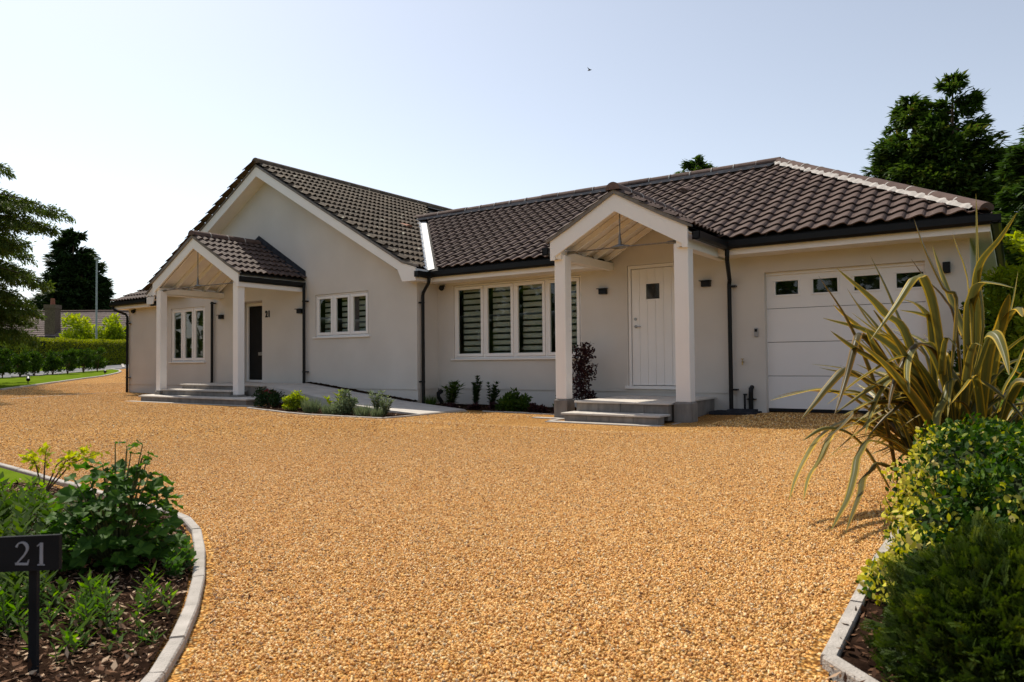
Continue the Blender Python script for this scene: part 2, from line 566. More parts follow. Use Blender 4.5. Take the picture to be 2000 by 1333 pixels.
def sheet(name, poly, mat, dz=0.0, step=1.0, parent=None, zfun=None):
    """flat polygon draped over the terrain"""
    bm = bmesh.new()
    vs = [bm.verts.new((x, y, 0)) for x, y in poly]
    bm.faces.new(vs)
    xs = [p[0] for p in poly]
    ys = [p[1] for p in poly]
    for k, (lo, hi, nrm) in enumerate(((min(xs), max(xs), (1, 0, 0)), (min(ys), max(ys), (0, 1, 0)))):
        t = math.ceil(lo / step) * step
        while t < hi:
            co = (t, 0, 0) if k == 0 else (0, t, 0)
            bmesh.ops.bisect_plane(bm, geom=bm.verts[:] + bm.edges[:] + bm.faces[:], plane_co=co, plane_no=nrm)
            t += step
    bmesh.ops.triangulate(bm, faces=bm.faces)
    zf = zfun or (lambda x, y: tzf(x, y))
    for v in bm.verts:
        v.co.z = zf(v.co.x, v.co.y) + dz
    bmesh.ops.recalc_face_normals(bm, faces=bm.faces)
    if sum(f.normal.z for f in bm.faces) < 0:
        bmesh.ops.reverse_faces(bm, faces=bm.faces)
    me = bpy.data.meshes.new(name)
    bm.to_mesh(me)
    bm.free()
    return link_mesh(name, me, mat, parent)


def in_poly(x, y, poly):
    x = np.asarray(x)
    y = np.asarray(y)
    c = np.zeros(x.shape, bool)
    n = len(poly)
    j = n - 1
    for i in range(n):
        xi, yi = poly[i]
        xj, yj = poly[j]
        with np.errstate(divide='ignore', invalid='ignore'):
            m = ((yi > y) != (yj > y)) & (x < (xj - xi) * (y - yi) / (yj - yi + 1e-12) + xi)
        c ^= m
        j = i
    return c

# ================================================================== GROUND
sheet("ground", [(-420, -300), (420, -300), (420, 420), (-420, 420)], M_GRASSFAR, dz=-0.22, step=24)["kind"] = "structure"
DRIVE = [(4, -8), (4, -1.2), (.5, .95), (-.40, 1.98), (-.43, 2.10), (-.455, 3.3), (-.47, 24), (-30, 40), (-46.2, 24.2), (-36.0, 14.0), (-35, -8)]
sheet("driveway", DRIVE, M_GRAVEL, dz=0.0, step=.6)["kind"] = "structure"
LAWN_N = [(-20.0, 40.0)]
LF = [(-24.93, 9.31), (-25.6, 9.84), (-26.79, 10.89), (-28.81, 12.56), (-31.31, 14.61), (-33.39, 16.45), (-36.86, 18.85), (-39.07, 20.19),
      (-41.6, 21.4), (-43.2, 21.9)]
lawn_poly = [(-23.6, 8.0), *LF, (-43.4, 21.4), (-40.9, 19.6), (-38.7, 17.6), (-36.2, 15.3), (-35.2, 13.9), (-34.0, 11.5), (-32.0, 6.8), (-26.5, 6.8)]
o = sheet("lawn", lawn_poly, M_LAWN, dz=0.03, step=1.5)
o["kind"] = "structure"
o = sheet("lawn", [(-5.35, 2.34), (-6.6, 2.47), (-9, 2.78), (-14, 3.2), (-31, 3.8), (-33, -8), (-5, -8), (-4.6, .4), (-5.9, 2.08)], M_LAWN, dz=0.022, step=1.5)
o["kind"] = "structure"
o = sheet("verge_grass", [(-42.5, 17.0), (-45.3, 19.8), (-52.4, 25.4), (-56.2, 28.8), (-70, 40), (-90, 30), (-50, 5), (-40, 9)], M_LAWN, dz=0.03, step=3)
o["kind"] = "structure"
o = sheet("road", [(-34.2, 8.0), (-35.6, 13.9), (-36.6, 15.2), (-41.9, 20.9), (-46.0, 24.3), (-50.0, 31.0), (-58, 33), (-56.4, 29.3), (-52.6, 25.8), (-45.6, 20.1), (-42.6, 17.2), (-38, 6)], M_ASPHALT, dz=0.012, step=2)
o["kind"] = "structure"
BED_L = [(-5.58, 2.31), (-3.98, 2.18), (-3.66, 2.15), (-3.41, 2.075), (-3.14, 1.935), (-2.81, 1.74), (-2.5, 1.535), (-2.21, 1.32), (-2.0, 1.14),
         (-1.855, 1.02), (-1.62, .72), (-1.5, .3), (-1.5, -.6), (-4.6, -.6), (-6.0, 1.95)]
BED_R = [(-.405, 2.10), (-.43, 2.75), (-.45, 3.25), (-.455, 5), (-.455, 11.6), (4, 11.6), (4, -1.0), (.5, 1.0), (-.36, 2.02)]
BED_P = [(-11.6, 8.46), (-8.40, 8.50), (-8.40, 9.35), (-12.97, 9.75), (-12.97, 9.30), (-11.9, 9.30)]
BED_W = [(-9.75, 11.30), (-8.55, 10.72), (-7.8, 10.62), (-6.2, 10.50), (-5.98, 10.45), (-5.56, 10.5), (-5.56, 11.69), (-9.85, 11.69)]
for nm, P in (("flower_bed", BED_L), ("flower_bed", BED_R), ("flower_bed", BED_P), ("flower_bed", BED_W)):
    o = sheet(nm, P, M_SOIL, dz=0.014, step=.4, zfun=lambda x, y: tzf(x, y) + .008 * math.sin(x * 9) * math.cos(y * 7))
    o["kind"] = "structure"


# ---- loose gravel stones near the camera: geometry-nodes instances on a point mesh
def ico_stone_nodes():
    ng = bpy.data.node_groups.new("gravel_scatter", 'GeometryNodeTree')
    ng.interface.new_socket("Geometry", in_out='INPUT', socket_type='NodeSocketGeometry')
    ng.interface.new_socket("Geometry", in_out='OUTPUT', socket_type='NodeSocketGeometry')
    gi = ng.nodes.new("NodeGroupInput")
    go = ng.nodes.new("NodeGroupOutput")
    ico = ng.nodes.new("GeometryNodeMeshIcoSphere")
    ico.inputs["Radius"].default_value = 1.0
    ico.inputs["Subdivisions"].default_value = 1
    sm = ng.nodes.new("GeometryNodeSetMaterial")
    sm.inputs["Material"].default_value = M_STONE
    ip = ng.nodes.new("GeometryNodeInstanceOnPoints")
    m2p = ng.nodes.new("GeometryNodeMeshToPoints")
    ra = ng.nodes.new("GeometryNodeInputNamedAttribute")
    ra.data_type = 'FLOAT_VECTOR'
    ra.inputs["Name"].default_value = "rot"
    sa = ng.nodes.new("GeometryNodeInputNamedAttribute")
    sa.data_type = 'FLOAT_VECTOR'
    sa.inputs["Name"].default_value = "scl"
    l = ng.links.new
    l(gi.outputs[0], m2p.inputs["Mesh"])
    l(m2p.outputs[0], ip.inputs["Points"])
    l(ico.outputs["Mesh"], sm.inputs["Geometry"])
    l(sm.outputs[0], ip.inputs["Instance"])
    l(ra.outputs["Attribute"], ip.inputs["Rotation"])
    l(sa.outputs["Attribute"], ip.inputs["Scale"])
    l(ip.outputs[0], go.inputs[0])
    return ng


def scatter_stones(name, X, Y, Z, size, label):
    n = len(X)
    me = bpy.data.meshes.new(name)
    me.vertices.add(n)
    me.vertices.foreach_set("co", np.stack([X, Y, Z], 1).astype(np.float32).ravel())
    a = me.attributes.new("rot", 'FLOAT_VECTOR', 'POINT')
    a.data.foreach_set("vector", (RNG.random((n, 3)) * 6.28).astype(np.float32).ravel())
    a = me.attributes.new("scl", 'FLOAT_VECTOR', 'POINT')
    s = size[:, None] * np.stack([RNG.uniform(.8, 1.5, n), RNG.uniform(.65, 1.05, n), RNG.uniform(.45, .8, n)], 1)
    a.data.foreach_set("vector", s.astype(np.float32).ravel())
    a = me.attributes.new("rnd", 'FLOAT', 'POINT')
    a.data.foreach_set("value", RNG.random(n).astype(np.float32))
    o = bpy.data.objects.new(name, me)
    COL.objects.link(o)
    md = o.modifiers.new("scatter", 'NODES')
    md.node_group = ico_stone_nodes()
    tag(o, label, "gravel", kind="stuff")
    return o


N = 1500000
rr = np.sqrt(RNG.uniform(1.35 ** 2, 9.6 ** 2, N))
th = R(90 + 34.5) + RNG.uniform(-R(39), R(39), N)
gx, gy = rr * np.cos(th), rr * np.sin(th)
keep = RNG.random(N) < np.clip(.62 * (1.0 - ((rr - 3.8) / 5.6)), 0.0, .62)
keep &= ~in_poly(gx, gy, [(x, y) for x, y in BED_R] )
keep &= (gx < -.495) | ((gy < 2.0) & (gy - 2.04 < -(gx + .425) * .95))
kl = [(-30, 4.2), (-14, 3.32), (-9, 2.9), (-6.79, 2.60), (-5.32, 2.45), (-4.07, 2.30), (-3.80, 2.28), (-3.54, 2.22), (-3.25, 2.10), (-2.88, 1.89), (-2.51, 1.65),
      (-2.22, 1.44), (-2.0, 1.27), (-1.80, 1.09), (-1.52, .78), (-1.40, .4), (-1.40, -2), (-30, -2)]
keep &= ~in_poly(gx, gy, kl)
keep &= (gy < 8.3) & ~((gy > 7.9) & (gx > -6) & (gx < -3))
gx, gy, rr = gx[keep], gy[keep], rr[keep]
scatter_stones("gravel", gx, gy, tz(gx, gy) + RNG.uniform(-.001, .004, len(gx)), RNG.uniform(.0030, .0060, len(gx)),
               "loose golden gravel covering the driveway in front of the house")


# coarser loose stones catching the light further out
M2_ = 260000
rr = np.sqrt(RNG.uniform(7.0 ** 2, 30.0 ** 2, M2_))
th = R(90 + 34.5) + RNG.uniform(-R(37), R(37), M2_)
gx, gy = rr * np.cos(th), rr * np.sin(th)
keep = (RNG.random(M2_) < np.clip((rr - 7.0) / 3.0, 0, 1)) & in_poly(gx, gy, DRIVE) & ~in_poly(gx, gy, lawn_poly) & (gx < -.5)
keep &= (gy < 8.35) | (gx < -21.3) | ((gx > -3.4) & (gy < 11.6)) | ((gx < -16.6) & (gy < 10.9)) | ((gx > -8.2) & (gx < -6.4) & (gy < 10.3))
gx, gy = gx[keep], gy[keep]
scatter_stones("gravel", gx, gy, tz(gx, gy) + RNG.uniform(.000, .006, len(gx)), RNG.uniform(.006, .011, len(gx)),
               "coarser golden gravel further out on the driveway towards the house")


# ---- edging stones
def edging(name, pts, label, cat="edging", w=.055, seg=.6, top=.03, depth=.12, closed=False):
    root = empty(name, (pts[0][0], pts[0][1], tzf(*pts[0])))
    tag(root, label, cat)
    P = [Vector((p[0], p[1])) for p in pts]
    for i in range(len(P) - 1):
        a, b = P[i], P[i + 1]
        L_ = (b - a).length
        n = max(1, round(L_ / seg))
        for k in range(n):
            p, q = a + (b - a) * (k / n), a + (b - a) * ((k + 1) / n)
            d = (q - p).normalized()
            nrm = Vector((-d.y, d.x)) * w / 2
            g = .004
            p2, q2 = p + d * g, q - d * g
            if k == n - 1 and i < len(P) - 2:
                nd = (P[i + 2] - b).normalized()
                q2 = q - d * g * .6
            j = RNG.uniform(-.003, .003)
            m = MB()
            zs = (tzf(p.x, p.y), tzf(q.x, q.y))
            vs = []
            for (c, z) in ((p2, zs[0]), (q2, zs[1])):
                for sgn in (-1, 1):
                    e = c + nrm * sgn
                    ei = c + nrm * sgn * .8
                    vs += [(e.x, e.y, z - depth), (e.x, e.y, z + top - .006 + j), (ei.x, ei.y, z + top + j)]
            # ring order per end: left bottom, left mid, left top, right top, right mid, right bottom
            r0 = [vs[0], vs[1], vs[2], vs[5], vs[4], vs[3]]
            r1 = [vs[6], vs[7], vs[8], vs[11], vs[10], vs[9]]
            m.add(r0 + r1, [tuple(range(5, -1, -1)), tuple(range(6, 12))] + [(t, (t + 1) % 6, (t + 1) % 6 + 6, t + 6) for t in range(6)])
            m.build("edging_stone", M_EDGE, root)
    return root


edging("kerb_edging", [(-14, 3.26), (-9, 2.84), (-6.79, 2.54), (-5.32, 2.39), (-4.07, 2.24), (-3.80, 2.225), (-3.54, 2.17), (-3.26, 2.05), (-2.9, 1.84), (-2.53, 1.6),
                       (-2.24, 1.39), (-2.02, 1.21), (-1.84, 1.045), (-1.58, .74), (-1.45, .3), (-1.45, -.5)],
       "pale concrete edging curving round the planted bed at front left", w=.044, seg=.45)
edging("kerb_edging", [(-.46, 11.5), (-.46, 3.25), (-.44, 2.6), (-.425, 2.09), (0.35, 1.35)],
       "pale concrete edging along the right bed below the yellow green bush", w=.042, seg=.6)
edging("kerb_edging", LF + [(-43.4, 21.6), (-43.0, 21.2)], "pale edging around the far lawn by the row of young shrubs", w=.10, seg=.9, top=.05)
edging("kerb_edging", [(-11.75, 8.42), (-8.32, 8.46), (-8.30, 9.95), (-8.2, 10.45)], "pale edging along the narrow bed beside the left porch steps", w=.06, seg=.6, top=.02)
edging("kerb_edging", [(-7.9, 10.55), (-6.9, 10.5), (-6.05, 10.42)], "pale edging of the bed beneath the wide front window", w=.05, seg=.6, top=.02)
edging("kerb_edging", [(-21.05, 10.9), (-21.2, 10.3), (-21.1, 9.6), (-20.95, 8.9), (-20.6, 7.9)], "thin pale edging line crossing the gravel at the far house corner", w=.07, seg=.6, top=.006)
edging("kerb_edging", [(-45.9, 23.9), (-55.7, 28.9)], "pale kerb along the far road in front of the clipped hedge", w=.14, seg=1.5, top=.08)
edging("kerb_edging", [(-35.7, 13.8), (-36.9, 15.4), (-41.9, 20.5), (-45.8, 23.7)], "pale kerb between the far lawn and the road", w=.12, seg=1.2, top=.05)

# ================================================================== HOUSE
house = empty("house", (-10.4, 11.05, 0))
tag(house, "single storey rendered house with brown tiled roofs and two white porches", "house")
YG, YW = 11.05, 11.70
XL, XR = -20.95, -9.91
XE = -.46


def wall_holes(m, x0, x1, z0, z1, holes, Y, rev):
    """front wall sheet (facing -Y) with rectangular holes and reveals going back"""
    xs = sorted({x0, x1, *[h[0] for h in holes], *[h[1] for h in holes]})
    zs = sorted({z0, z1, *[h[2] for h in holes], *[h[3] for h in holes]})
    for i in range(len(xs) - 1):
        for j in range(len(zs) - 1):
            cx, cz = (xs[i] + xs[i + 1]) / 2, (zs[j] + zs[j + 1]) / 2
            if any(h[0] < cx < h[1] and h[2] < cz < h[3] for h in holes):
                continue
            m.add([(xs[i], Y, zs[j]), (xs[i + 1], Y, zs[j]), (xs[i + 1], Y, zs[j + 1]), (xs[i], Y, zs[j + 1])], [(0, 1, 2, 3)])
    for h in holes:
        a, b_, c, d = h[:4]
        r = h[4] if len(h) > 4 else rev
        m.add([(a, Y, c), (a, Y + r, c), (a, Y + r, d), (a, Y, d)], [(0, 1, 2, 3)])
        m.add([(b_, Y, c), (b_, Y, d), (b_, Y + r, d), (b_, Y + r, c)], [(0, 1, 2, 3)])
        m.add([(a, Y, d), (a, Y + r, d), (b_, Y + r, d), (b_, Y, d)], [(0, 1, 2, 3)])
        m.add([(a, Y, c), (b_, Y, c), (b_, Y + r, c), (a, Y + r, c)], [(0, 1, 2, 3)])


WIN_L = (-18.78, -17.22, .88, 2.315)
DOOR_L = (-16.0, -14.87, .36, 2.34)
WIN_S = (-12.97, -11.285, 1.395, 2.35)
WIN_B = (-9.49, -6.50, .875, 2.385)
DOOR_R = (-5.57, -4.56, .35, 2.47)
GAR = (-3.21, -1.0, -.03, 2.175)
m = MB()
wall_holes(m, XL, XR, .36, 2.5, [WIN_L + (.12,), DOOR_L + (.42,), WIN_S + (.12,)], YG, .1)
m.add([(XL, YG, .262), (DOOR_L[0], YG, .262), (DOOR_L[0], YG, .36), (XL, YG, .36)], [(0, 1, 2, 3)])
m.add([(DOOR_L[1], YG, .262), (XR, YG, .262), (XR, YG, .36), (DOOR_L[1], YG, .36)], [(0, 1, 2, 3)])
# gable triangle
m.add([(-19.15, YG, 2.5), (XR, YG, 2.5), (XR, YG, 2.70), (-14.63, YG, 5.42), (-19.15, YG, 2.82)], [(0, 1, 2, 3, 4)])
# drip lip over the plinth and plinth band
m.add([(XL, YG, .262), (XR, YG, .262), (XR, YG + .02, .262), (XL, YG + .02, .262)], [(3, 2, 1, 0)])
m.add([(XL, YG + .018, -.3), (XR - .0, YG + .018, -.3), (XR, YG + .018, .27), (XL, YG + .018, .27)], [(0, 1, 2, 3)])
# return wall at the inner corner (faces +X)
m.add([(XR, YG, .262), (XR, YW, .262), (XR, YW, 2.55), (XR, YG, 2.55)], [(0, 1, 2, 3)])
m.add([(XR - .018, YG + .018, -.3), (XR - .018, YW + .02, -.3), (XR - .018, YW + .02, .27), (XR - .018, YG + .018, .27)], [(0, 1, 2, 3)])
m.add([(XR, YG, .262), (XR - .02, YG, .262), (XR - .02, YW, .262), (XR, YW, .262)], [(0, 1, 2, 3)])
# left side and back of the left wing
m.add([(XL, YG, -.3), (XL, YG, 2.5), (XL, 21, 2.5), (XL, 21, -.3)], [(0, 1, 2, 3)])
m.add([(XL, 21, -.3), (XL, 21, 2.5), (XR, 21, 2.5), (XR, 21, -.3)], [(0, 1, 2, 3)])
m.add([(-19.2, 21, 2.5), (-14.63, 21, 5.4), (XR, 21, 2.5)], [(0, 1, 2)])
m.add([(XR, 17.4, -.3), (XR, 21, -.3), (XR, 21, 2.5), (XR, 17.4, 2.5)], [(0, 1, 2, 3)])
o = m.build("wall", M_WALL, house)
m = MB()
wall_holes(m, XR, GAR[0] - .46, .265, 2.56, [WIN_B + (.12,), (DOOR_R[0], DOOR_R[1], .35, 2.47, .1)], YW, .1)
wall_holes(m, GAR[0] - .46, XE, -.05, 2.56, [(GAR[0], GAR[1], -.05, GAR[3], .14)], YW, .14)
m.add([(XR, YW, .265), (GAR[0] - .46, YW, .265), (GAR[0] - .46, YW + .02, .265), (XR, YW + .02, .265)], [(3, 2, 1, 0)])
m.add([(XR, YW + .018, -.3), (GAR[0] - .46, YW + .018, -.3), (GAR[0] - .46, YW + .018, .27), (XR, YW + .018, .27)], [(0, 1, 2, 3)])
m.add([(GAR[0] - .46, YW, -.3), (GAR[0], YW, -.3), (GAR[0], YW, -.05), (GAR[0] - .46, YW, -.05)], [(0, 1, 2, 3)])
m.add([(GAR[0] - .46, YW, -.3), (GAR[0] - .46, YW, .265), (GAR[0] - .46, YW + .02, .265), (GAR[0] - .46, YW + .02, -.3)], [(0, 1, 2, 3)])
m.add([(XE, YW, -.3), (XE, 17.4, -.3), (XE, 17.4, 2.56), (XE, YW, 2.56)], [(0, 1, 2, 3)])
m.add([(XE, 17.4, -.3), (XR, 17.4, -.3), (XR, 17.4, 2.56), (XE, 17.4, 2.56)], [(0, 1, 2, 3)])
m.build("wall", M_WALL, house)
MB().add([(-5.95, YW, 2.56), (-3.79, YW, 2.56), (-3.79, YW, 2.62), (-4.87, YW, 3.20), (-5.95, YW, 2.62)], [(0, 1, 2, 3, 4)]).build("wall", M_WALL, house)
# interior floor keeps the rooms dark and closed
MB().box(-20.9, -9.95, 11.6, 20.9, .02, .06).box(-9.95, -.5, 12.0, 17.3, .02, .06).build("floor", M_DECK, house)
MB().box(-20.9, -9.95, 11.5, 20.9, 2.48, 2.50).box(-9.90, -.5, 12.0, 17.3, 2.50, 2.52).build("ceiling", M_DECK, house)


# ---- windows
def window(x0, x1, z0, z1, Y, n, blind, label=None, sill=True):
    W = empty("window", (x0, Y, z0), house)
    if label: W["label"] = label
    yf = Y + .03
    m = MB()
    fw = .035
    m.box(x0 + .004, x1 - .004, yf, yf + .07, z0 + .004, z0 + fw)
    m.box(x0 + .004, x1 - .004, yf, yf + .07, z1 - fw, z1 - .004)
    m.box(x0 + .004, x0 + fw, yf, yf + .07, z0 + fw, z1 - fw)
    m.box(x1 - fw, x1 - .004, yf, yf + .07, z0 + fw, z1 - fw)
    cw = (x1 - x0 - 2 * fw) / n
    for i in range(1, n):
        xc = x0 + fw + cw * i
        m.box(xc - .018, xc + .018, yf, yf + .07, z0 + fw, z1 - fw)
    m.build("window_frame", M_UPVC, W, bevel=.003)
    for i in range(n):
        a = x0 + fw + cw * i + (.024 if i else .006)
        b_ = x0 + fw + cw * (i + 1) - (.024 if i < n - 1 else .006)
        c, d = z0 + fw + .006, z1 - fw - .006
        t = .062
        yc = yf - .012
        m = MB()
        m.box(a, b_, yc, yc + .06, c, c + t)
        m.box(a, b_, yc, yc + .06, d - t, d)
        m.box(a, a + t, yc, yc + .06, c + t, d - t)
        m.box(b_ - t, b_, yc, yc + .06, c + t, d - t)
        m.build("casement", M_UPVC, W, bevel=.006)
        MB().box(a + t - .01, b_ - t + .01, yc + .028, yc + .034, c + t - .01, d - t + .01).build("pane", M_GLASS, W)
        if blind:
            m = MB()
            z = d - t * .3
            per, band, dep = blind
            yb = Y + .19
            m.box(a + t * .9, b_ - t * .9, yb - .02, yb + .02, z - .02, z + .04)
            zt = c + t * .2
            k = 0
            while z > zt:
                zz = max(z - band, zt)
                m.box(a + t + .015, b_ - t * .7, yb, yb + dep, zz, z - .001)
                z -= per
                k += 1
            m.build("blind", M_BLIND, W)
    if sill:
        MB().box(x0 - .05, x1 + .05, Y - .045, Y + .03, z0 - .03, z0 + .002).build("window_sill", M_UPVC, W, bevel=.004)
    return W


window(*WIN_B, YW, 4, (.121, .083, .002), "wide white window of four casements with striped blinds")
window(*WIN_S, YG, 3, (.121, .083, .002), "small white window of three casements high in the gable wall")
window(*WIN_L, YG, 3, (.075, .028, .02), "tall white window of three casements with slatted shutters behind the left porch")

# ---- right front door
D = empty("front_door", (DOOR_R[0], YW, DOOR_R[2]), house)
D["label"] = "white boarded front door with a small square pane under the right porch"
a, b_, c, d = DOOR_R
m = MB()
m.box(a + .004, a + .055, YW + .02, YW + .095, c + .004, d - .004)
m.box(b_ - .055, b_ - .004, YW + .02, YW + .095, c + .004, d - .004)
m.box(a + .055, b_ - .055, YW + .02, YW + .095, d - .06, d - .004)
m.build("door_frame", M_UPVC, D, bevel=.004)
MB().box(a - .05, b_ + .05, YW - .05, YW + .09, c - .035, c + .02).build("threshold", M_UPVC, D, bevel=.004)
la, lb, lc, ld = a + .062, b_ - .062, c + .03, d - .068
nb = 6
pw = (lb - la) / nb
sq = (-5.232, -4.985, 1.87, 2.135)
for i in range(nb):
    p0, p1 = la + i * pw + .0015, la + (i + 1) * pw - .0015
    m = MB()
    if p1 > sq[0] - .03 and p0 < sq[1] + .03:
        cuts = [(lc, sq[2] - .0), (sq[3], ld)]
        for z0, z1 in cuts: m.box(p0, p1, YW + .045, YW + .075, z0, z1)
        if p0 < sq[0] < p1: m.box(p0, sq[0], YW + .045, YW + .075, sq[2], sq[3])
        if p0 < sq[1] < p1: m.box(sq[1], p1, YW + .045, YW + .075, sq[2], sq[3])
    else:
        m.box(p0, p1, YW + .045, YW + .075, lc, ld)
    m.build("door_board", M_UPVC, D, bevel=.003)
m = MB()
t = .028
m.box(sq[0] - t, sq[1] + t, YW + .035, YW + .06, sq[2] - t, sq[2])
m.box(sq[0] - t, sq[1] + t, YW + .035, YW + .06, sq[3], sq[3] + t)
m.box(sq[0] - t, sq[0], YW + .035, YW + .06, sq[2], sq[3])
m.box(sq[1], sq[1] + t, YW + .035, YW + .06, sq[2], sq[3])
m.build("pane_surround", M_UPVC, D, bevel=.003)
MB().box(sq[0], sq[1], YW + .055, YW + .06, sq[2], sq[3]).build("pane", M_GLASS, D)
MB().box(sq[0] - .1, sq[1] + .1, YW + .08, YW + .09, sq[2] - .1, sq[3] + .1).build("pane_dark_backing", M_DECK, D)  # near-black sheet behind the pane stands in for the unlit room
m = MB()
m.tube([(la + .075, YW + .045, 1.40), (la + .075, YW + .03, 1.40)], .028, 14)
m.tube([(la + .075, YW + .035, 1.40), (la + .075, YW - .005, 1.40), (la + .085, YW - .012, 1.40), (la + .19, YW - .012, 1.395)], .010, 8)
m.build("handle", M_STEEL, D, smooth=False)
MB().tube([(la + .07, YW + .046, 1.53), (la + .07, YW + .028, 1.53)], .026, 14).tube([(la + .07, YW + .029, 1.53), (la + .07, YW + .02, 1.53)], .009, 8).build("lock", M_STEEL, D)

# ---- dark entrance door in its recess
D = empty("front_door", (DOOR_L[0], YG + .42, DOOR_L[2]), house)
D["label"] = "near black front door with a pale letterbox in a deep recess"
a, b_, c, d = DOOR_L
yd = YG + .40
m = MB()
m.box(a + .004, a + .075, yd - .03, yd + .06, c + .002, d - .004)
m.box(b_ - .075, b_ - .004, yd - .03, yd + .06, c + .002, d - .004)
m.box(a + .075, b_ - .075, yd - .03, yd + .06, d - .08, d - .004)
m.box(a + .075, b_ - .075, yd - .03, yd + .06, c + .002, c + .05)
m.build("door_frame", M_UPVC, D, bevel=.004)
MB().box(a + .08, b_ - .08, yd + .005, yd + .05, c + .055, d - .085).build("door_leaf", M_DARKDOOR, D)
MB().box(-15.55, -15.18, yd - .008, yd + .006, 1.02, 1.10).box(-15.53, -15.20, yd - .014, yd - .006, 1.035, 1.085).build("letterbox", M_STEEL, D)

# ---- garage door
G_ = empty("garage_door", (GAR[0], YW + .12, 0), house)
G_["label"] = "white sectional garage door with four small panes in its top section"
yg = YW + .12
zs = [.035, .545, 1.075, 1.605, GAR[3] - .035]
wn_x = [(-3.07, -2.73), (-2.51, -2.165), (-1.93, -1.59), (-1.37, -1.03)]
for k in range(4):
    z0, z1 = zs[k] + .004, zs[k + 1] - .004
    m = MB()
    if k < 3:
        m.box(GAR[0] - .02, GAR[1] + .02, yg, yg + .04, z0, z1)
    else:
        wz0, wz1 = 1.82, 2.03
        holes = [(u, v, wz0, wz1) for u, v in wn_x]
        xs = [GAR[0] - .02] + [t for h in holes for t in h[:2]] + [GAR[1] + .02]
        for i in range(0, len(xs) - 1, 2):
            m.box(xs[i], xs[i + 1], yg, yg + .04, z0, z1)
        for h in holes:
            m.box(h[0], h[1], yg, yg + .04, z0, wz0)
            m.box(h[0], h[1], yg, yg + .04, wz1, z1)
    m.build("door_panel", M_DOORW, G_, bevel=.003 if k < 3 else 0)
for u, v in wn_x:
    t = .03
    m = MB()
    m.box(u - t, v + t, yg - .010, yg + .02, wz0 - t, wz0)
    m.box(u - t, v + t, yg - .010, yg + .02, wz1, wz1 + t)
    m.box(u - t, u, yg - .010, yg + .02, wz0, wz1)
    m.box(v, v + t, yg - .010, yg + .02, wz0, wz1)
    m.build("pane_surround", M_DOORW, G_, bevel=.004)
    MB().box(u, v, yg + .006, yg + .012, wz0, wz1).build("pane", M_GLASS, G_)
MB().box(GAR[0] + .0, GAR[1], yg + .002, yg + .04, -.01, .034).build("rubber_seal", M_RUBBER, G_)
MB().box(GAR[0] + .001, GAR[1] - .001, YW + .085, YW + .12, GAR[3] - .045, GAR[3] - .001).build("door_frame", M_DOORW, G_)
MB().box(GAR[0] - .3, GAR[1] + .3, YW + .35, YW + .36, 0, 2.4).build("dark_backing", M_DECK, G_)  # dark sheet behind the four panes stands in for the unlit garage

# ================================================================== ROOF
TILES_MERGED = {}
INDIV = []


def tile_mesh(name, w, gauge, waves, amp, nseg, lift=.042):
    ln = gauge + .06
    m = MB()
    xs = [i / nseg for i in range(nseg + 1)]

    def prof(u):
        if waves == 1:
            t = u % 1.0
            if t >= 1 or u == 1: return 0.0
            if t < .16: return 0.0
            if t < .80: return amp * math.sin(math.pi / 2 * (t - .16) / .64) ** 1.3
            return amp * max(0.0, 1 - ((t - .80) / .20) ** 1.6)
        return amp * abs(math.sin(math.pi * u * waves)) ** 1.5
    thick = .018
    lo = [(u * w, 0.0, prof(u) + lift) for u in xs]
    hi = [(u * w, ln, prof(u) + .001) for u in xs]
    bt = [(u * w, 0.004, prof(u) + lift - thick) for u in xs]
    n = nseg + 1
    m.v = lo + hi + bt
    m.f = [(i, i + 1, n + i + 1, n + i) for i in range(nseg)] + [(2 * n + i, 2 * n + i + 1, i + 1, i) for i in range(nseg)]
    me = bpy.data.meshes.new(name)
    me.from_pydata(m.v, [], m.f)
    me.update()
    return me


class Slope:
    def __init__(s, org, xd, yd, width, length, tile_w, gauge, tmesh, planes, mat, owner, indiv=False, kick=None):
        s.org = Vector(org); s.x = Vector(xd).normalized(); s.y = Vector(yd).normalized(); s.n = s.x.cross(s.y)
        s.width, s.length, s.tw, s.g = width, length, tile_w, gauge
        s.g = length / max(1, round(length / gauge))
        s.me, s.planes, s.mat, s.owner, s.indiv = tmesh, planes, mat, owner, indiv
        s.kick = kick

    def tiles(s):
        out = []
        base = [Vector(v.co) for v in s.me.vertices]
        nx = math.ceil(s.width / s.tw)
        ny = round(s.length / s.g)
        for j in range(ny):
            for i in range(nx):
                p = s.org + s.x * (i * s.tw) + s.y * (j * s.g)
                if s.kick and j == 0:
                    yv = (s.y + s.n * s.kick * -1).normalized()
                M = Matrix((s.x, s.y, s.n)).transposed().to_4x4()
                jit = Matrix.Rotation(random.uniform(-.006, .006), 4, 'Z') @ Matrix.Translation((0, 0, random.uniform(0, .003)))
                M = Matrix.Translation(p) @ M @ jit
                corners = [M @ Vector((a_, c_, 0)) for a_ in (0, s.tw) for c_ in (0, s.g + .03)]
                st = 1
                for co, no in s.planes:
                    dd = [(Vector((q.x - co[0], q.y - co[1]))).dot(Vector(no)) for q in corners]
                    if max(dd) < .02: st = 0; break
                    if min(dd) < -.002: st = 2
                if st:
                    out.append((M, st, s))
        return out


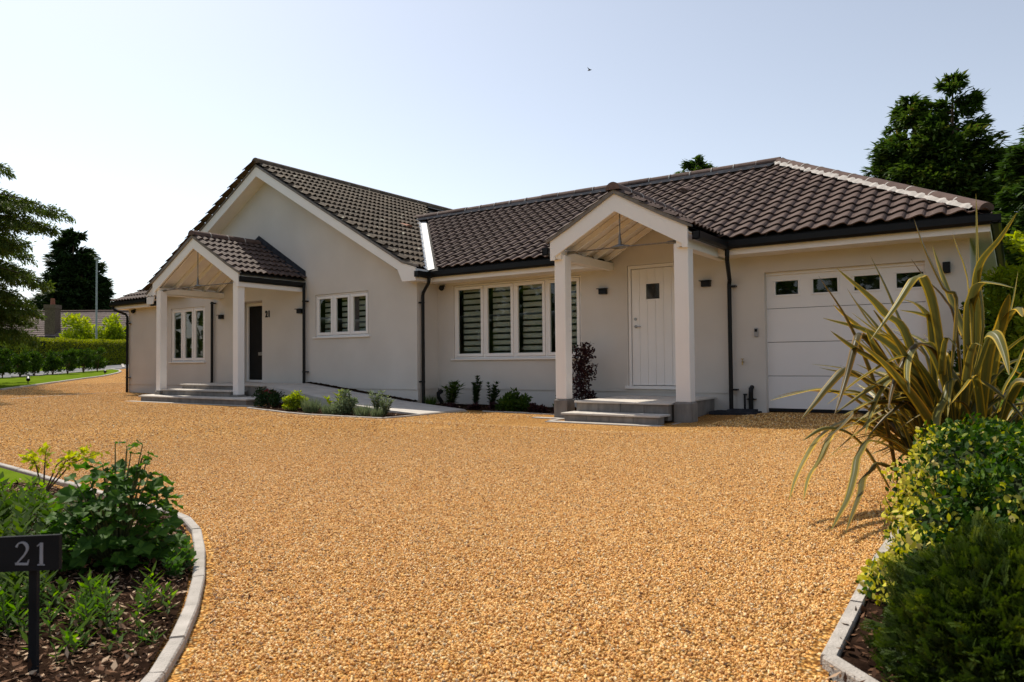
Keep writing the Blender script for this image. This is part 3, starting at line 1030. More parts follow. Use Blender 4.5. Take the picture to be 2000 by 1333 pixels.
def emit_tiles(slopes, n_indiv, parent, deck_name="roof_tiling"):
    allt = []
    for s in slopes:
        allt += s.tiles()
    campos = Vector((0, 0, .82))
    cand = [t for t in allt if t[2].indiv]
    cand.sort(key=lambda t: (t[0].translation - campos).length)
    chosen = set(id(t) for t in cand[:n_indiv])
    groups = {}
    for t in allt:
        M, st, s = t
        if id(t) in chosen:
            me = s.me
            if st == 2:
                me = clip_tile(s, M)
                if me is None: continue
            o = bpy.data.objects.new("roof_tile", me)
            COL.objects.link(o)
            if not me.materials: me.materials.append(s.mat)
            o.parent = parent[s.owner] if isinstance(parent, dict) else parent
            o.matrix_local = Matrix.Translation(-worg(o.parent)) @ M
        else:
            groups.setdefault((s.owner, s.mat.name), []).append(t)
    for (ow, mn), ts in groups.items():
        bm = bmesh.new()
        lay = bm.faces.layers.float.new("shade")
        for M, st, s in ts:
            b2 = bmesh.new()
            b2.from_mesh(s.me)
            bmesh.ops.transform(b2, matrix=M, verts=b2.verts)
            if st == 2:
                for co, no in s.planes:
                    bmesh.ops.bisect_plane(b2, geom=b2.verts[:] + b2.edges[:] + b2.faces[:], plane_co=(co[0], co[1], 0), plane_no=(no[0], no[1], 0), clear_inner=True)
            r_ = random.random()
            mp = {}
            for v in b2.verts: mp[v] = bm.verts.new(v.co)
            for f in b2.faces:
                try:
                    nf = bm.faces.new([mp[v] for v in f.verts]); nf[lay] = r_
                except ValueError:
                    pass
            b2.free()
        me = bpy.data.meshes.new(deck_name)
        bm.to_mesh(me)
        bm.free()
        me.shade_smooth() if False else None
        par = parent[ow] if isinstance(parent, dict) else parent
        off = worg(par)
        me.transform(Matrix.Translation(-off))
        o = link_mesh(deck_name, me, MATS[mn], par)
        o["kind"] = "stuff"


def clip_tile(s, M):
    b2 = bmesh.new()
    b2.from_mesh(s.me)
    Mi = M.inverted()
    for co, no in s.planes:
        lc = Mi @ Vector((co[0], co[1], 0))
        ln = (Mi.to_3x3() @ Vector((no[0], no[1], 0))).normalized()
        bmesh.ops.bisect_plane(b2, geom=b2.verts[:] + b2.edges[:] + b2.faces[:], plane_co=lc, plane_no=ln, clear_inner=True)
    if not b2.faces:
        b2.free()
        return None
    me = bpy.data.meshes.new("roof_tile")
    b2.to_mesh(me)
    b2.free()
    return me


TA = tile_mesh("old_roof_tile", .304, .335, 2, .050, 12, lift=.058)
TP = tile_mesh("porch_roof_tile", .304, .29, 2, .040, 12)
TB = tile_mesh("roof_tile", .238, .272, 1, .041, 12, lift=.036)

roofA = empty("roof", (-14.63, 10.7, 2.6), house)
roofA["label"] = "steep gabled roof of weathered brown tiles spotted with lichen"
roofB = empty("roof", (-6, 11.1, 2.6), house)
roofB["label"] = "lower hipped roof of cleaner brown tiles over the garage"
porchL = empty("porch", (-14.98, 9.35, 0), house)
porchL["label"] = "left porch with white gable and its own tiled roof"
porchR = empty("porch", (-4.87, 9.9, 0), house)
porchR["label"] = "right porch with white gable on two square columns"

# main left wing roof: z = 5.60 - .635|X+14.63| (tile bed)
sA = .577; cA = 1 / math.sqrt(1 + sA * sA); nA = sA * cA
ZA = 5.50
def zA(x): return ZA - sA * abs(x + 14.63)
sB = .56; cB = 1 / math.sqrt(1 + sB * sB); nB = sB * cB
def zB(y): return 2.66 + sB * (y - 11.12)
ZB0, YB0 = 2.62, 11.06
V0, V1 = (-9.62, 11.06), (-12.85, 14.50)
vd = Vector((V1[0] - V0[0], V1[1] - V0[1])).normalized()
vnA = (-vd.y, vd.x)   # towards -X side? set below
if Vector(vnA).dot(Vector((-1, -1))) < 0: vnA = (-vnA[0], -vnA[1])
vnB = (-vnA[0], -vnA[1])
LA = 5.03 / cA
class ValleySlope(Slope):
    def tiles(s):
        out = []
        for M, st, ss_ in super().tiles():
            c = M @ Vector((.15, .17, 0))
            if c.x > -12.85:
                q = Vector((c.x - V0[0], c.y - V0[1])).dot(Vector(vnA))
                if q < -.22: continue
                if q < .30:
                    out.append((M, 2, ss_)); continue
            out.append((M, 1, ss_))
        return out
slA1 = ValleySlope((-9.64, 10.70, zA(-9.64) + .03), (0, 1, 0), (-cA, 0, nA), 10.6, 4.98 / cA, .304, .335, TA,
                   [((V0[0] + vnA[0] * .06, V0[1] + vnA[1] * .06), vnA)], M_TILEOLD, "A")
slA2 = Slope((-19.40, 21.2, zA(-19.40) + .03), (0, -1, 0), (cA, 0, nA), 10.5, 4.76 / cA, .304, .335, TA, [], M_TILEOLD, "A")
# lower roof, front slope and hip end
XH = -.22
hipn = Vector((-1, 1)).normalized()
HIPF = ((XH, YB0), (-hipn.x * -1 * 1.0, hipn.y * 1.0))
ridgeB_y = 14.50
half = ridgeB_y - YB0
hx0 = XH - half
pl_hip_front = ((XH, YB0), (Vector((-1, -1)).normalized().x, Vector((-1, -1)).normalized().y))
class FrontB(Slope):
    def tiles(s):
        out = []
        for M, st, q in super().tiles():
            c = M @ Vector((.12, .15, 0))
            zp = 3.33 - .56 * abs(c.x + 4.87)
            if abs(c.x + 4.87) < 1.10 and zp > c.z + .05:
                continue
            out.append((M, st, q))
        return out


slB1 = FrontB((-13.3, YB0, ZB0 + .03), (1, 0, 0), (0, cB, nB), 13.2, half / cB, .238, .272, TB,
             [((V0[0] + vnB[0] * .16, V0[1] + vnB[1] * .16), vnB), pl_hip_front], M_TILE, "B", indiv=True)
slB2 = Slope((XH, YB0, ZB0 + .03), (0, 1, 0), (-cB, 0, nB), 2 * half, half / cB, .238, .272, TB,
             [((XH, YB0), tuple(Vector((1, 1)).normalized())), ((XH, YB0 + 2 * half), tuple(Vector((1, -1)).normalized()))], M_TILE, "B")
slB3 = Slope((XH, YB0 + 2 * half, ZB0 + .03), (-1, 0, 0), (0, -cB, nB), 13.0, half / cB, .238, .272, TB,
             [((XH, YB0 + 2 * half), tuple(Vector((-1, 1)).normalized()))], M_TILE, "B")
# porch roofs
sP = .56; cP = 1 / math.sqrt(1 + sP * sP); nP = sP * cP
ZPL, XPL, HPL = 3.65, -14.98, 1.70
ZPR, XPR, HPR = 3.33, -4.87, 1.19
slP1 = Slope((XPL + HPL, 9.28, ZPL - sP * HPL + .02), (0, 1, 0), (-cP, 0, nP), 1.77, HPL / cP, .304, HPL / cP / 6.6, TP,
             [((0, 11.05), (0, -1))], M_TILE, "PL", indiv=True)
slP2 = Slope((XPL - HPL, 11.05, ZPL - sP * HPL + .02), (0, -1, 0), (cP, 0, nP), 1.77, HPL / cP, .304, HPL / cP / 6.6, TP,
             [((0, 9.28), (0, 1))], M_TILE, "PL")
# right porch slopes die into the lower roof
def junction(xe, ze_z, xr, zr):
    """plan points where the porch slope meets slope B at eave and ridge"""
    ye = YB0 + (ze_z - ZB0) / sB
    yr = YB0 + (zr - ZB0) / sB
    return (xe, ye), (xr, yr)
je, jr = junction(XPR + HPR, ZPR - sP * HPR, XPR, ZPR)
nj = Vector((jr[1] - je[1], -(jr[0] - je[0]))).normalized()
if nj.dot(Vector((0, -1))) < 0: nj = -nj
slQ1 = Slope((XPR + HPR, 9.78, ZPR - sP * HPR + .02), (0, 1, 0), (-cP, 0, nP), 3.0, HPR / cP, .304, .29, TP, [(je, tuple(nj))], M_TILE, "PR")
je2 = (XPR - HPR, je[1])
nj2 = Vector((-nj.x, nj.y))
slQ2 = Slope((XPR - HPR, 9.78 + 3.04, ZPR - sP * HPR + .02), (0, -1, 0), (cP, 0, nP), 3.04, HPR / cP, .304, .29, TP, [(je2, tuple(nj2))], M_TILE, "PR")
# small lean-to hip at the far left end of the left wing
XQ = -21.32
slC1 = Slope((XQ, 10.72, 2.60), (1, 0, 0), (0, cB, nB), 3.2, 2.4, .304, .29, TP,
             [((XQ, 10.72), tuple(Vector((1, -1)).normalized()))], M_TILE, "C")
slC2 = Slope((XQ, 13.6, 2.60), (0, -1, 0), (cB, 0, nB), 2.9, 2.4, .304, .29, TP,
             [((XQ, 10.72), tuple(Vector((-1, 1)).normalized()))], M_TILE, "C")
roofC = empty("roof", (XQ, 10.72, 2.6), house)
roofC["label"] = "small low hipped roof at the far left end of the house"
PAR = {"A": roofA, "B": roofB, "PL": porchL, "PR": porchR, "C": roofC}
emit_tiles([slA1, slA2, slB1, slB2, slB3, slP1, slP2, slQ1, slQ2, slC1, slC2], 300, PAR)

# ---- underlay decks
def deck(name, polys, par, mat=M_DECK):
    m = MB()
    for p in polys:
        m.add(p, [tuple(range(len(p)))])
    return m.build(name, mat, par)
def A(x, y, d=-.0): return (x, y, zA(x) + d)
deck("underlay", [[A(-9.66, 10.74), A(-9.66, 11.1), A(-12.85, 14.6), A(-12.85, 20.9), A(-14.63, 20.9), A(-14.63, 10.74)],
                  [A(-19.36, 10.74), A(-14.63, 10.74), A(-14.63, 20.9), A(-19.36, 20.9)]], roofA)
def B(x, y, d=0): return (x, y, ZB0 + sB * (min(y, 2 * ridgeB_y - y) - YB0) + d)
zr = ZB0 + sB * half
yj = YB0 + (ZPR - .07 - ZB0) / sB
deck("underlay", [[(V0[0], V0[1], ZB0), (XPR - HPR + .03, YB0, ZB0), (XPR, yj, ZPR - .07), (XPR, ridgeB_y, zr), (-13.0, ridgeB_y, zr)],
                  [(XPR + HPR - .03, YB0, ZB0), (XH - .03, YB0, ZB0), (hx0, ridgeB_y, zr), (XPR, ridgeB_y, zr), (XPR, yj, ZPR - .07)],
                  [(XH - .03, YB0, ZB0), (XH - .03, YB0 + 2 * half, ZB0), (hx0, ridgeB_y, zr)],
                  [(XH - .03, YB0 + 2 * half, ZB0), (-12.0, YB0 + 2 * half, ZB0), (-13.0, ridgeB_y, zr), (hx0, ridgeB_y, zr)]], roofB)
for (xc, zc, h, par, y0, ye_, yr_) in ((XPL, ZPL, HPL, porchL, 9.33, 11.05, 11.05), (XPR, ZPR, HPR, porchR, 9.83, je[1], jr[1])):
    ze = zc - sP * h
    m = MB()
    for sgn in (-1, 1):
        m.add([(xc + sgn * h, y0, ze), (xc + sgn * h, ye_, ze), (xc, yr_, zc), (xc, y0, zc)], [(0, 1, 2, 3)])
    m.build("underlay", M_DECK, par)
zq = 2.60 + 2.2 * nB
deck("underlay", [[(XQ, 10.72, 2.58), (-18.9, 10.72, 2.58), (-18.9, 10.72 + 2.3 * cB, 2.58 + 2.3 * nB), (XQ + 2.3 * cB, 10.72 + 2.3 * cB, 2.58 + 2.3 * nB)],
                  [(XQ, 10.72, 2.58), (XQ + 2.3 * cB, 10.72 + 2.3 * cB, 2.58 + 2.3 * nB), (XQ + 2.3 * cB, 13.6, 2.58 + 2.3 * nB), (XQ, 13.6, 2.58)]], roofC)


# ---- ridge tiles
def ridge_line(p0, p1, par, length=.45, rad=.13, n=9, mortar=True, mat=M_RIDGE, lift=0.0, flat=1.0):
    p0, p1 = Vector(p0), Vector(p1)
    L_ = (p1 - p0).length
    k = max(1, round(L_ / length))
    d = (p1 - p0) / L_
    sd = d.cross(Vector((0, 0, 1))).normalized()
    u = sd.cross(d).normalized()
    seg = L_ / k
    def half_round(a, b, r, mtl, name):
        m = MB()
        ring = []
        for t in (a, b):
            c = p0 + d * t
            ring.append([c + sd * (math.cos(math.pi * i / n) * r) + u * (math.sin(math.pi * i / n) * r * flat - .03) for i in range(n + 1)])
        vs = ring[0] + ring[1]
        fs = [(i, i + 1, n + 2 + i, n + 1 + i) for i in range(n)]
        fs += [tuple(range(n, -1, -1)), tuple(range(n + 1, 2 * n + 2))]
        m.add(vs, fs)
        return m.build(name, mtl, par)
    proto = None
    for i in range(k):
        if proto is None:
            proto = half_round(.004, seg - .004, rad, mat, "ridge_tile")
        else:
            o = proto.copy()
            COL.objects.link(o)
            o.location = proto.location + d * (seg * i)
            o.rotation_euler = (0, 0, random.uniform(-.004, .004))
    if mortar:
        m = MB()
        for i in range(1, k):
            for a in (seg * i,):
                ring = []
                for t in (a - .011, a + .011):
                    c = p0 + d * t
                    ring.append([c + sd * (math.cos(math.pi * q / n) * (rad + .004)) + u * (math.sin(math.pi * q / n) * (rad * flat + .004) - .03) for q in range(n + 1)])
                vs = ring[0] + ring[1]
                fs = [(q, q + 1, n + 2 + q, n + 1 + q) for q in range(n)] + [tuple(range(n, -1, -1)), tuple(range(n + 1, 2 * n + 2))]
                m.add(vs, fs)
        m.build("mortar_joints", M_MORTAR, par)["kind"] = "stuff"


ridge_line((-14.63, 10.66, ZA + .06), (-14.63, 20.9, ZA + .06), roofA, rad=.14, mortar=False, mat=M_TILEOLD)
ridge_line((-13.1, ridgeB_y, zr + .09), (hx0 + .05, ridgeB_y, zr + .09), roofB, rad=.105)
e0, e1 = Vector((hx0 + .02, ridgeB_y - .02, zr + .08)), Vector((XH - .02, YB0 + .02, ZB0 + .10))
ridge_line(e0, e1, roofB, rad=.112, flat=.85)
ridge_line((hx0 + .02, ridgeB_y + .02, zr + .08), (XH - .02, YB0 + 2 * half - .02, ZB0 + .10), roofB, rad=.13, flat=.9)
# mortar bedding along the hip, on the front slope
m = MB()
d = (e1 - e0).normalized()
off = Vector((-1, -1, 0)).normalized()
def bed(pa, pb, w0, w1, side, mat, par, name="mortar_bedding", nn=26, slopez=sB, axis=1):
    m = MB()
    vs = []
    for i in range(nn + 1):
        t = i / nn
        c = pa.lerp(pb, t)
        j = .02 * math.sin(i * 2.1) + random.uniform(-.01, .01)
        a = c + side * w0
        b2 = c + side * (w1 + j)
        vs += [(a.x, a.y, a.z), (b2.x, b2.y, b2.z)]
    m.add(vs, [(2 * i, 2 * i + 1, 2 * i + 3, 2 * i + 2) for i in range(nn)])
    return m.build(name, mat, par)
m = MB()
vs = []
nn = 60
for i in range(nn + 1):
    y = ridgeB_y - .04 - (ridgeB_y - YB0 - .06) * i / nn
    xh = XH - (y - YB0)
    z = ZB0 + sB * (y - YB0) + .145
    w = .21 + .018 * math.sin(i * 2.6) + random.uniform(-.012, .012)
    vs += [(xh - .02, y, z + .01), (xh - w * .6, y, z + .004), (xh - w, y, z - .045)]
m.add(vs, [(3 * i + k, 3 * i + k + 1, 3 * i + k + 4, 3 * i + k + 3) for i in range(nn) for k in (0, 1)])
m.build("mortar_bedding", M_MORTAR, roofB)
m = MB()
m.add([(-12.95, ridgeB_y - .05, zr + .09), (hx0, ridgeB_y - .05, zr + .09), (hx0 - .1, ridgeB_y - .27, zr - .27 * sB + .108), (-12.75, ridgeB_y - .27, zr - .27 * sB + .108)], [(0, 1, 2, 3)])
m.build("ridge_flashing", M_LEAD, roofB)
m = MB()
m.add([(-14.55, 10.72, zA(-14.55) + .10), (-14.55, 20.8, zA(-14.55) + .10), (-14.42, 20.8, zA(-14.42) + .085), (-14.42, 10.72, zA(-14.42) + .085)], [(0, 1, 2, 3)])
m.build("ridge_bedding", M_UNDER, roofA)
# porch ridges
ridge_line((XPL, 9.26, ZPL + .06), (XPL, 11.03, ZPL + .06), porchL, rad=.115)
ridge_line((XPR, 9.76, ZPR + .06), (XPR, jr[1] + .05, ZPR + .06), porchR, rad=.115)

# valley lining: pale strip on the lower-roof side, dark serrated edge on the other
m = MB()
k = 22
vs = []
va, vb = Vector((V0[0], V0[1], ZB0 + .035)), Vector((V1[0], V1[1], ZB0 + sB * (V1[1] - YB0) + .035))
for i in range(k + 1):
    t = i / k
    c = va.lerp(vb, t)
    j = random.uniform(-.012, .012)
    wL = .09 + (.035 if i % 2 else 0) + j
    p = c + Vector((vnA[0], vnA[1], 0)) * wL + Vector((0, 0, .05))
    q = c + Vector((vnB[0], vnB[1], 0)) * .13 + Vector((0, 0, .03))
    vs += [tuple(p), tuple(c), tuple(q)]
fs = []
for i in range(k):
    a = 3 * i
    fs += [(a, a + 1, a + 4, a + 3), (a + 1, a + 2, a + 5, a + 4)]
m.add(vs, fs)
m.build("valley_strip", M_VALLEY, roofB)

# verge strips + barge boards of the main gable
YV = 10.70
def rake_pts(x): return zA(x)
for poly in ([(-14.63, 5.46), (-9.99, 2.79), (-9.63, 2.685), (-9.63, 2.42), (-9.985, 2.42), (-10.11, 2.665), (-14.63, 5.235)],
             [(-14.63, 5.46), (-14.63, 5.235), (-18.95, 2.75), (-19.08, 2.45), (-19.38, 2.45), (-19.38, 2.70), (-19.1, 2.88)]):
    MB().prism(poly, YV, YV + .03).build("barge_board", M_WHITE, roofA)
m = MB()
for poly in ([(-14.63, 5.515), (-9.99, 2.845), (-9.60, 2.735), (-9.60, 2.69), (-9.99, 2.795), (-14.63, 5.465)],
             [(-14.63, 5.515), (-14.63, 5.465), (-19.1, 2.885), (-19.38, 2.705), (-19.42, 2.74), (-19.1, 2.935)]):
    m.prism(poly, YV - .02, YV + .06)
m.build("verge_strip", M_UNDER, roofA)
# soffit under the verge and eave soffits
m = MB()
m.add([(-14.63, YV + .03, 5.25), (-10.1, YV + .03, 2.64), (-10.1, YG, 2.64), (-14.63, YG, 5.25)], [(0, 1, 2, 3)])
m.add([(-14.63, YV + .03, 5.25), (-14.63, YG, 5.25), (-19.3, YG, 2.56), (-19.3, YV + .03, 2.56)], [(0, 1, 2, 3)])
m.add([(-10.05, YV + .03, 2.432), (-9.64, YV + .03, 2.432), (-9.64, 11.2, 2.432), (-10.05, 11.2, 2.432)], [(0, 1, 2, 3)])
m.build("soffit", M_CEIL, roofA)
MB().box(-9.66, -9.63, YV + .03, 11.17, 2.425, 2.66).build("fascia", M_WHITE, roofA)
MB().add([(XR, 11.20, 2.435), (XPR - HPR + .10, 11.20, 2.435), (XPR - HPR + .10, YW, 2.435), (XR, YW, 2.435)], [(0, 1, 2, 3)]).build("soffit", M_CEIL, roofB)
m = MB()
m.add([(XPR + HPR - .10, 11.20, 2.435), (XE + .22, 11.20, 2.435), (XE + .22, YW, 2.435), (XPR + HPR - .10, YW, 2.435)], [(0, 1, 2, 3)])
m.build("soffit", M_CEIL, roofB)
m = MB()
m.add([(XE, YW, 2.435), (XE + .22, YW, 2.435), (XE + .22, 17.6, 2.435), (XE, 17.6, 2.435)], [(0, 1, 2, 3)])
m.build("soffit", M_CEIL, roofB)
MB().box(-9.66, XPR - HPR + .10, 11.17, 11.20, 2.425, 2.60).build("fascia", M_WHITE, roofB)
MB().box(XPR + HPR - .10, XE + .25, 11.17, 11.20, 2.425, 2.60).build("fascia", M_WHITE, roofB)
MB().box(XE + .22, XE + .25, 11.20, 17.6, 2.425, 2.60).build("fascia", M_WHITE, roofB)


# ---- gutters (open box with lips) and downpipes
def gutter(p0, p1, par, out, zt=2.62, h=.115, w=.115, name="gutter"):
    """runs p0->p1 (xy), 'out' is the outward direction"""
    p0, p1, out = Vector((*p0, 0)), Vector((*p1, 0)), Vector((*out, 0))
    m = MB()
    prof = [(0, 0), (0, -h * .8), (w * .25, -h), (w * .75, -h), (w, -h * .7), (w, 0), (w - .012, 0), (w - .012, -h * .65), (w * .7, -h + .012), (w * .3, -h + .012), (.012, -h * .75), (.012, 0)]
    vs = []
    for p in (p0, p1):
        vs += [tuple(p + out * a + Vector((0, 0, zt + b2))) for a, b2 in prof]
    n = len(prof)
    m.add(vs, [tuple(range(n)), tuple(range(2 * n - 1, n - 1, -1))] + [(i, (i + 1) % n, (i + 1) % n + n, i + n) for i in range(n)])
    # stop ends
    for p in (p0, p1):
        d = (p1 - p0).normalized() * .004
        a, b2 = p + Vector((0, 0, zt)), p + out * w + Vector((0, 0, zt))
        m.add([tuple(a), tuple(b2), tuple(b2 - Vector((0, 0, h))), tuple(a - Vector((0, 0, h)))], [(0, 1, 2, 3)])
    return m.build(name, M_BLACK, par)


gutter((-9.63, 10.66), (-9.63, 11.07), roofA, (1, 0), zt=2.60)
gutter((-9.63, 11.17), (XPR - HPR - .01, 11.17), roofB, (0, -1), zt=2.625)
gutter((XPR + HPR + .115, 11.17), (XE + .37, 11.17), roofB, (0, -1), zt=2.625)
gutter((XE + .25, 11.06), (XE + .25, 17.5), roofB, (1, 0), zt=2.625)
gutter((XPL + HPL - .12, 9.34), (XPL + HPL - .12, 11.04), porchL, (1, 0), zt=2.655)
gutter((XPR + HPR, 9.84), (XPR + HPR, 11.17), porchR, (1, 0), zt=2.615)
gutter((XPR - HPR, 9.86), (XPR - HPR, 11.17), porchR, (-1, 0), zt=2.615)
gutter((-21.30, 10.78), (-19.40, 10.78), roofC, (0, -1), zt=2.60)
gutter((-21.30, 10.78), (-21.30, 13.6), roofC, (-1, 0), zt=2.60)
MB().box(-21.27, -19.38, 10.78, 10.81, 2.40, 2.57).build("fascia", M_WHITE, roofC)
m = MB()
m.add([(-21.27, 10.81, 2.41), (-19.0, 10.81, 2.41), (-19.0, YG, 2.41), (-21.27, YG, 2.41)], [(0, 1, 2, 3)])
m.add([(-21.27, YG, 2.41), (XL, YG, 2.41), (XL, 13.6, 2.41), (-21.27, 13.6, 2.41)], [(0, 1, 2, 3)])
m.build("soffit", M_CEIL, roofC)
# over-fascia black strip under the tile edges
MB().box(-9.5, XPR - HPR + .02, 11.13, 11.168, 2.56, 2.655).build("eaves_strip", M_BLACK, roofB)
MB().box(XPR + HPR - .02, XE + .25, 11.13, 11.168, 2.56, 2.655).build("eaves_strip", M_BLACK, roofB)


def downpipe(pts, par, rad=.034, brackets=(), bdir=(1, 0, 0), label=None):
    o = MB().tube(pts, rad, 10).build("downpipe", M_BLACK, par)
    for z in brackets:
        x, y = pts[-1][0], pts[-1][1]
        b2 = Vector(bdir)
        MB().box(min(x, x + b2.x * .10) - .012, max(x, x + b2.x * .10) + .012, y - .045, y + .045, z - .014, z + .014).build("pipe_bracket", M_BLACK, o)
    return o


downpipe([(-9.56, 11.02, 2.52), (-9.56, 11.02, 2.42), (-9.58, 11.02, 2.38), (-9.80, 11.12, 2.22), (-9.83, 11.14, 2.16), (-9.83, 11.14, -.02)], house, brackets=(2.02, .42), bdir=(-1, 0, 0))
downpipe([(-3.60, 11.11, 2.52), (-3.60, 11.11, 2.40), (-3.61, 11.13, 2.35), (-3.72, 11.58, 2.08), (-3.74, 11.62, 2.02), (-3.74, 11.62, -.05)], house, brackets=(1.98, .33), bdir=(1, 0, 0))
downpipe([(-13.27, 10.98, 2.60), (-13.27, 10.98, .30)], house, brackets=(2.22, .62), bdir=(1, 0, 0))
downpipe([(-16.80, 10.98, 2.40), (-16.80, 10.98, .33)], house, brackets=(2.36,), bdir=(1, 0, 0))
downpipe([(-21.18, 10.72, 2.50), (-21.18, 10.72, 2.42), (-21.1, 10.78, 2.36), (-20.94, 10.96, 2.26), (-20.90, 10.98, 2.18), (-20.90, 10.98, .0)], house, brackets=(2.0, .45), bdir=(1, 0, 0))


# ================================================================== PORCHES
def column(par, x0, x1, y0, y1, zb, zplinth, ztop):
    MB().box(x0, x1, y0, y1, zplinth, ztop).build("column", M_WHITE, par, bevel=.008)
    e = .022
    m = MB()
    m.box(x0 - e, x1 + e, y0 - e, y1 + e, zb, zplinth - .02)
    lo = [(x0 - e, y0 - e), (x1 + e, y0 - e), (x1 + e, y1 + e), (x0 - e, y1 + e)]
    hi = [(x0, y0), (x1, y0), (x1, y1), (x0, y1)]
    m.add([(*p, zplinth - .02) for p in lo] + [(*p, zplinth) for p in hi], [(0, 1, 5, 4), (1, 2, 6, 5), (2, 3, 7, 6), (3, 0, 4, 7), (4, 5, 6, 7)])
    m.build("column_plinth", M_RISER, par)


def build_porch(par, xc, zr_, h, yb, xl, xr, ycol, dcol, zpl, zbase, ztop, tip_z, wall_y, eave_cut, inner_dz, yfar):
    cols = (xl, xr)
    for sgn in (-1, 1):
        xt = xc + sgn * (h - .06)
        zo = lambda x: zr_ - sP * abs(x - xc)
        za = zo(xc) - .02
        xin = xc + sgn * (h - .06 - .085)
        poly = [(xc, za), (xc, za - inner_dz), (xin, max(za - inner_dz - sP * abs(xin - xc), tip_z + .001)),
                (xin + sgn * .004, tip_z), (xt, tip_z), (xt, zo(xt)), (xc + sgn * (h - .42), zo(xc + sgn * (h - .42)) - .02)]
        MB().prism(poly, yb, yb + .035).build("barge_board", M_WHITE, par)
    m = MB()
    for sgn in (-1, 1):
        zz = lambda x: zr_ - sP * abs(x - xc)
        xt = xc + sgn * (h + .005)
        xk = xc + sgn * (h - .42)
        xe = xc + sgn * (h - .06)
        poly = [(xc, zz(xc) + .045), (xc, zz(xc) - .022), (xk, zz(xk) - .022), (xe, zz(xe) - .002), (xt, zz(xt) + .02), (xt, zz(xt) + .05), (xk, zz(xk) + .045)]
        m.prism(poly, yb - .03, yb + .03)
    m.build("verge_strip", M_UNDER, par)
    for sgn, c in ((-1, xl), (1, xr)):
        xm = (c[0] + c[1]) / 2
        MB().box(xm - .05, xm + .05, yb + .036, wall_y, ztop - .03, ztop + .10).build("beam", M_CEIL, par)
        xf = xc + sgn * (h - .075)
        xa, xb = sorted((xf, xf - sgn * .025))
        MB().box(xa, xb, yb + .036, eave_cut, tip_z + .003, tip_z + .20).build("fascia", M_WHITE, par)
        xa, xb = sorted((xf - sgn * .026, xm))
        MB().box(xa, xb, yb + .036, eave_cut, tip_z + .012, tip_z + .022).build("soffit", M_CEIL, par)
    n = 5
    for i in range(n):
        y = yb + .14 + (wall_y - yb - .24) * i / (n - 1)
        for sgn in (-1, 1):
            MB().beam((xc, y, zr_ - .145), (xc + sgn * (h - .12), y, zr_ - .145 - sP * (h - .12)), .045, .085).build("rafter", M_CEIL, par)
    m = MB()
    for sgn in (-1, 1):
        L_ = (h - .05) / cP
        k = int(L_ / .115)
        for j in range(k):
            a, b2 = .02 + j * .115, .02 + j * .115 + .1125
            pa = Vector((xc + sgn * a * cP, 0, zr_ - .085 - a * nP))
            pb = Vector((xc + sgn * b2 * cP, 0, zr_ - .085 - b2 * nP))
            nrm = Vector((sgn * nP, 0, cP)) * .018
            y1 = yfar
            m.add([(pa.x, yb + .036, pa.z), (pb.x, yb + .036, pb.z), (pb.x, y1, pb.z), (pa.x, y1, pa.z),
                   (pa.x + nrm.x, yb + .036, pa.z + nrm.z), (pb.x + nrm.x, yb + .036, pb.z + nrm.z), (pb.x + nrm.x, y1, pb.z + nrm.z), (pa.x + nrm.x, y1, pa.z + nrm.z)],
                  [(0, 1, 2, 3), (7, 6, 5, 4), (0, 4, 5, 1), (1, 5, 6, 2), (2, 6, 7, 3), (3, 7, 4, 0)])
    m.build("ceiling_boards", M_CEIL, par)
    for (x0, x1), zp, zb in ((xl, zpl[0], zbase[0]), (xr, zpl[1], zbase[1])):
        column(par, x0, x1, ycol, ycol + dcol, zb, zp, ztop + .04)


build_porch(porchL, XPL, ZPL, HPL, 9.32, (-16.53, -16.36), (-13.58, -13.41), 9.36, .17, (.21, .165), (.11, .11), 2.50, 2.44, YG, 11.045, .235, YG - .005)
build_porch(porchR, XPR, ZPR, HPR, 9.82, (-5.97, -5.78), (-3.98, -3.765), 9.90, .20, (.215, .215), (-.12, -.12), 2.44, 2.40, YW, 11.16, .265, YW - .01)


# tie rods with hub and hanger
def tie(par, y, xa, xb, z, xh, ztop):
    m = MB()
    m.tube([(xa, y, z - .012), (xh, y, z)], .010, 8)
    m.tube([(xh, y, z), (xb, y, z - .012)], .010, 8)
    m.tube([(xa, y, z - .012), (xa + .10, y, z - .010), (xa + .16, y, z - .01)], [.026, .024, .010], 10)
    m.tube([(xb, y, z - .012), (xb - .10, y, z - .010), (xb - .16, y, z - .01)], [.026, .024, .010], 10)
    m.build("tie_rod", M_RODDARK, par)
    m = MB()
    m.tube([(xh, y, z + .20), (xh, y, ztop)], .009, 8)
    m.tube([(xh, y, z), (xh, y, z + .05), (xh, y, z + .13), (xh, y, z + .22)], [.04, .028, .022, .009], 10)
    m.tube([(xh - .15, y, z), (xh - .06, y, z + .004), (xh, y, z + .004), (xh + .06, y, z + .004), (xh + .15, y, z)], [.012, .032, .042, .032, .012], 10)
    m.build("hanger_rod", M_RODDARK, par)


tie(porchL, 9.44, -16.36, -13.58, 2.555, -14.98, 3.40)
tie(porchR, 10.0, -5.78, -3.98, 2.53, -4.87, 3.06)
# lead flashing where the left porch roof meets the gable wall
m = MB()
for sgn in (1, -1):
    z0, z1 = ZPL + .06, ZPL - sP * HPL + .06
    xo = XPL + sgn * HPL
    m.add([(XPL, YG - .012, z0), (xo, YG - .012, z1 - .02), (xo, YG - .012, z1 + .16), (XPL, YG - .012, z0 + .20)], [(0, 1, 2, 3)])
    m.add([(XPL, YG - .012, z0 + .02), (xo, YG - .012, z1 + .02), (xo, YG - .20, z1 + .005), (XPL, YG - .20, z0 + .005)], [(0, 1, 2, 3)])
m.build("flashing", M_LEAD, porchL)

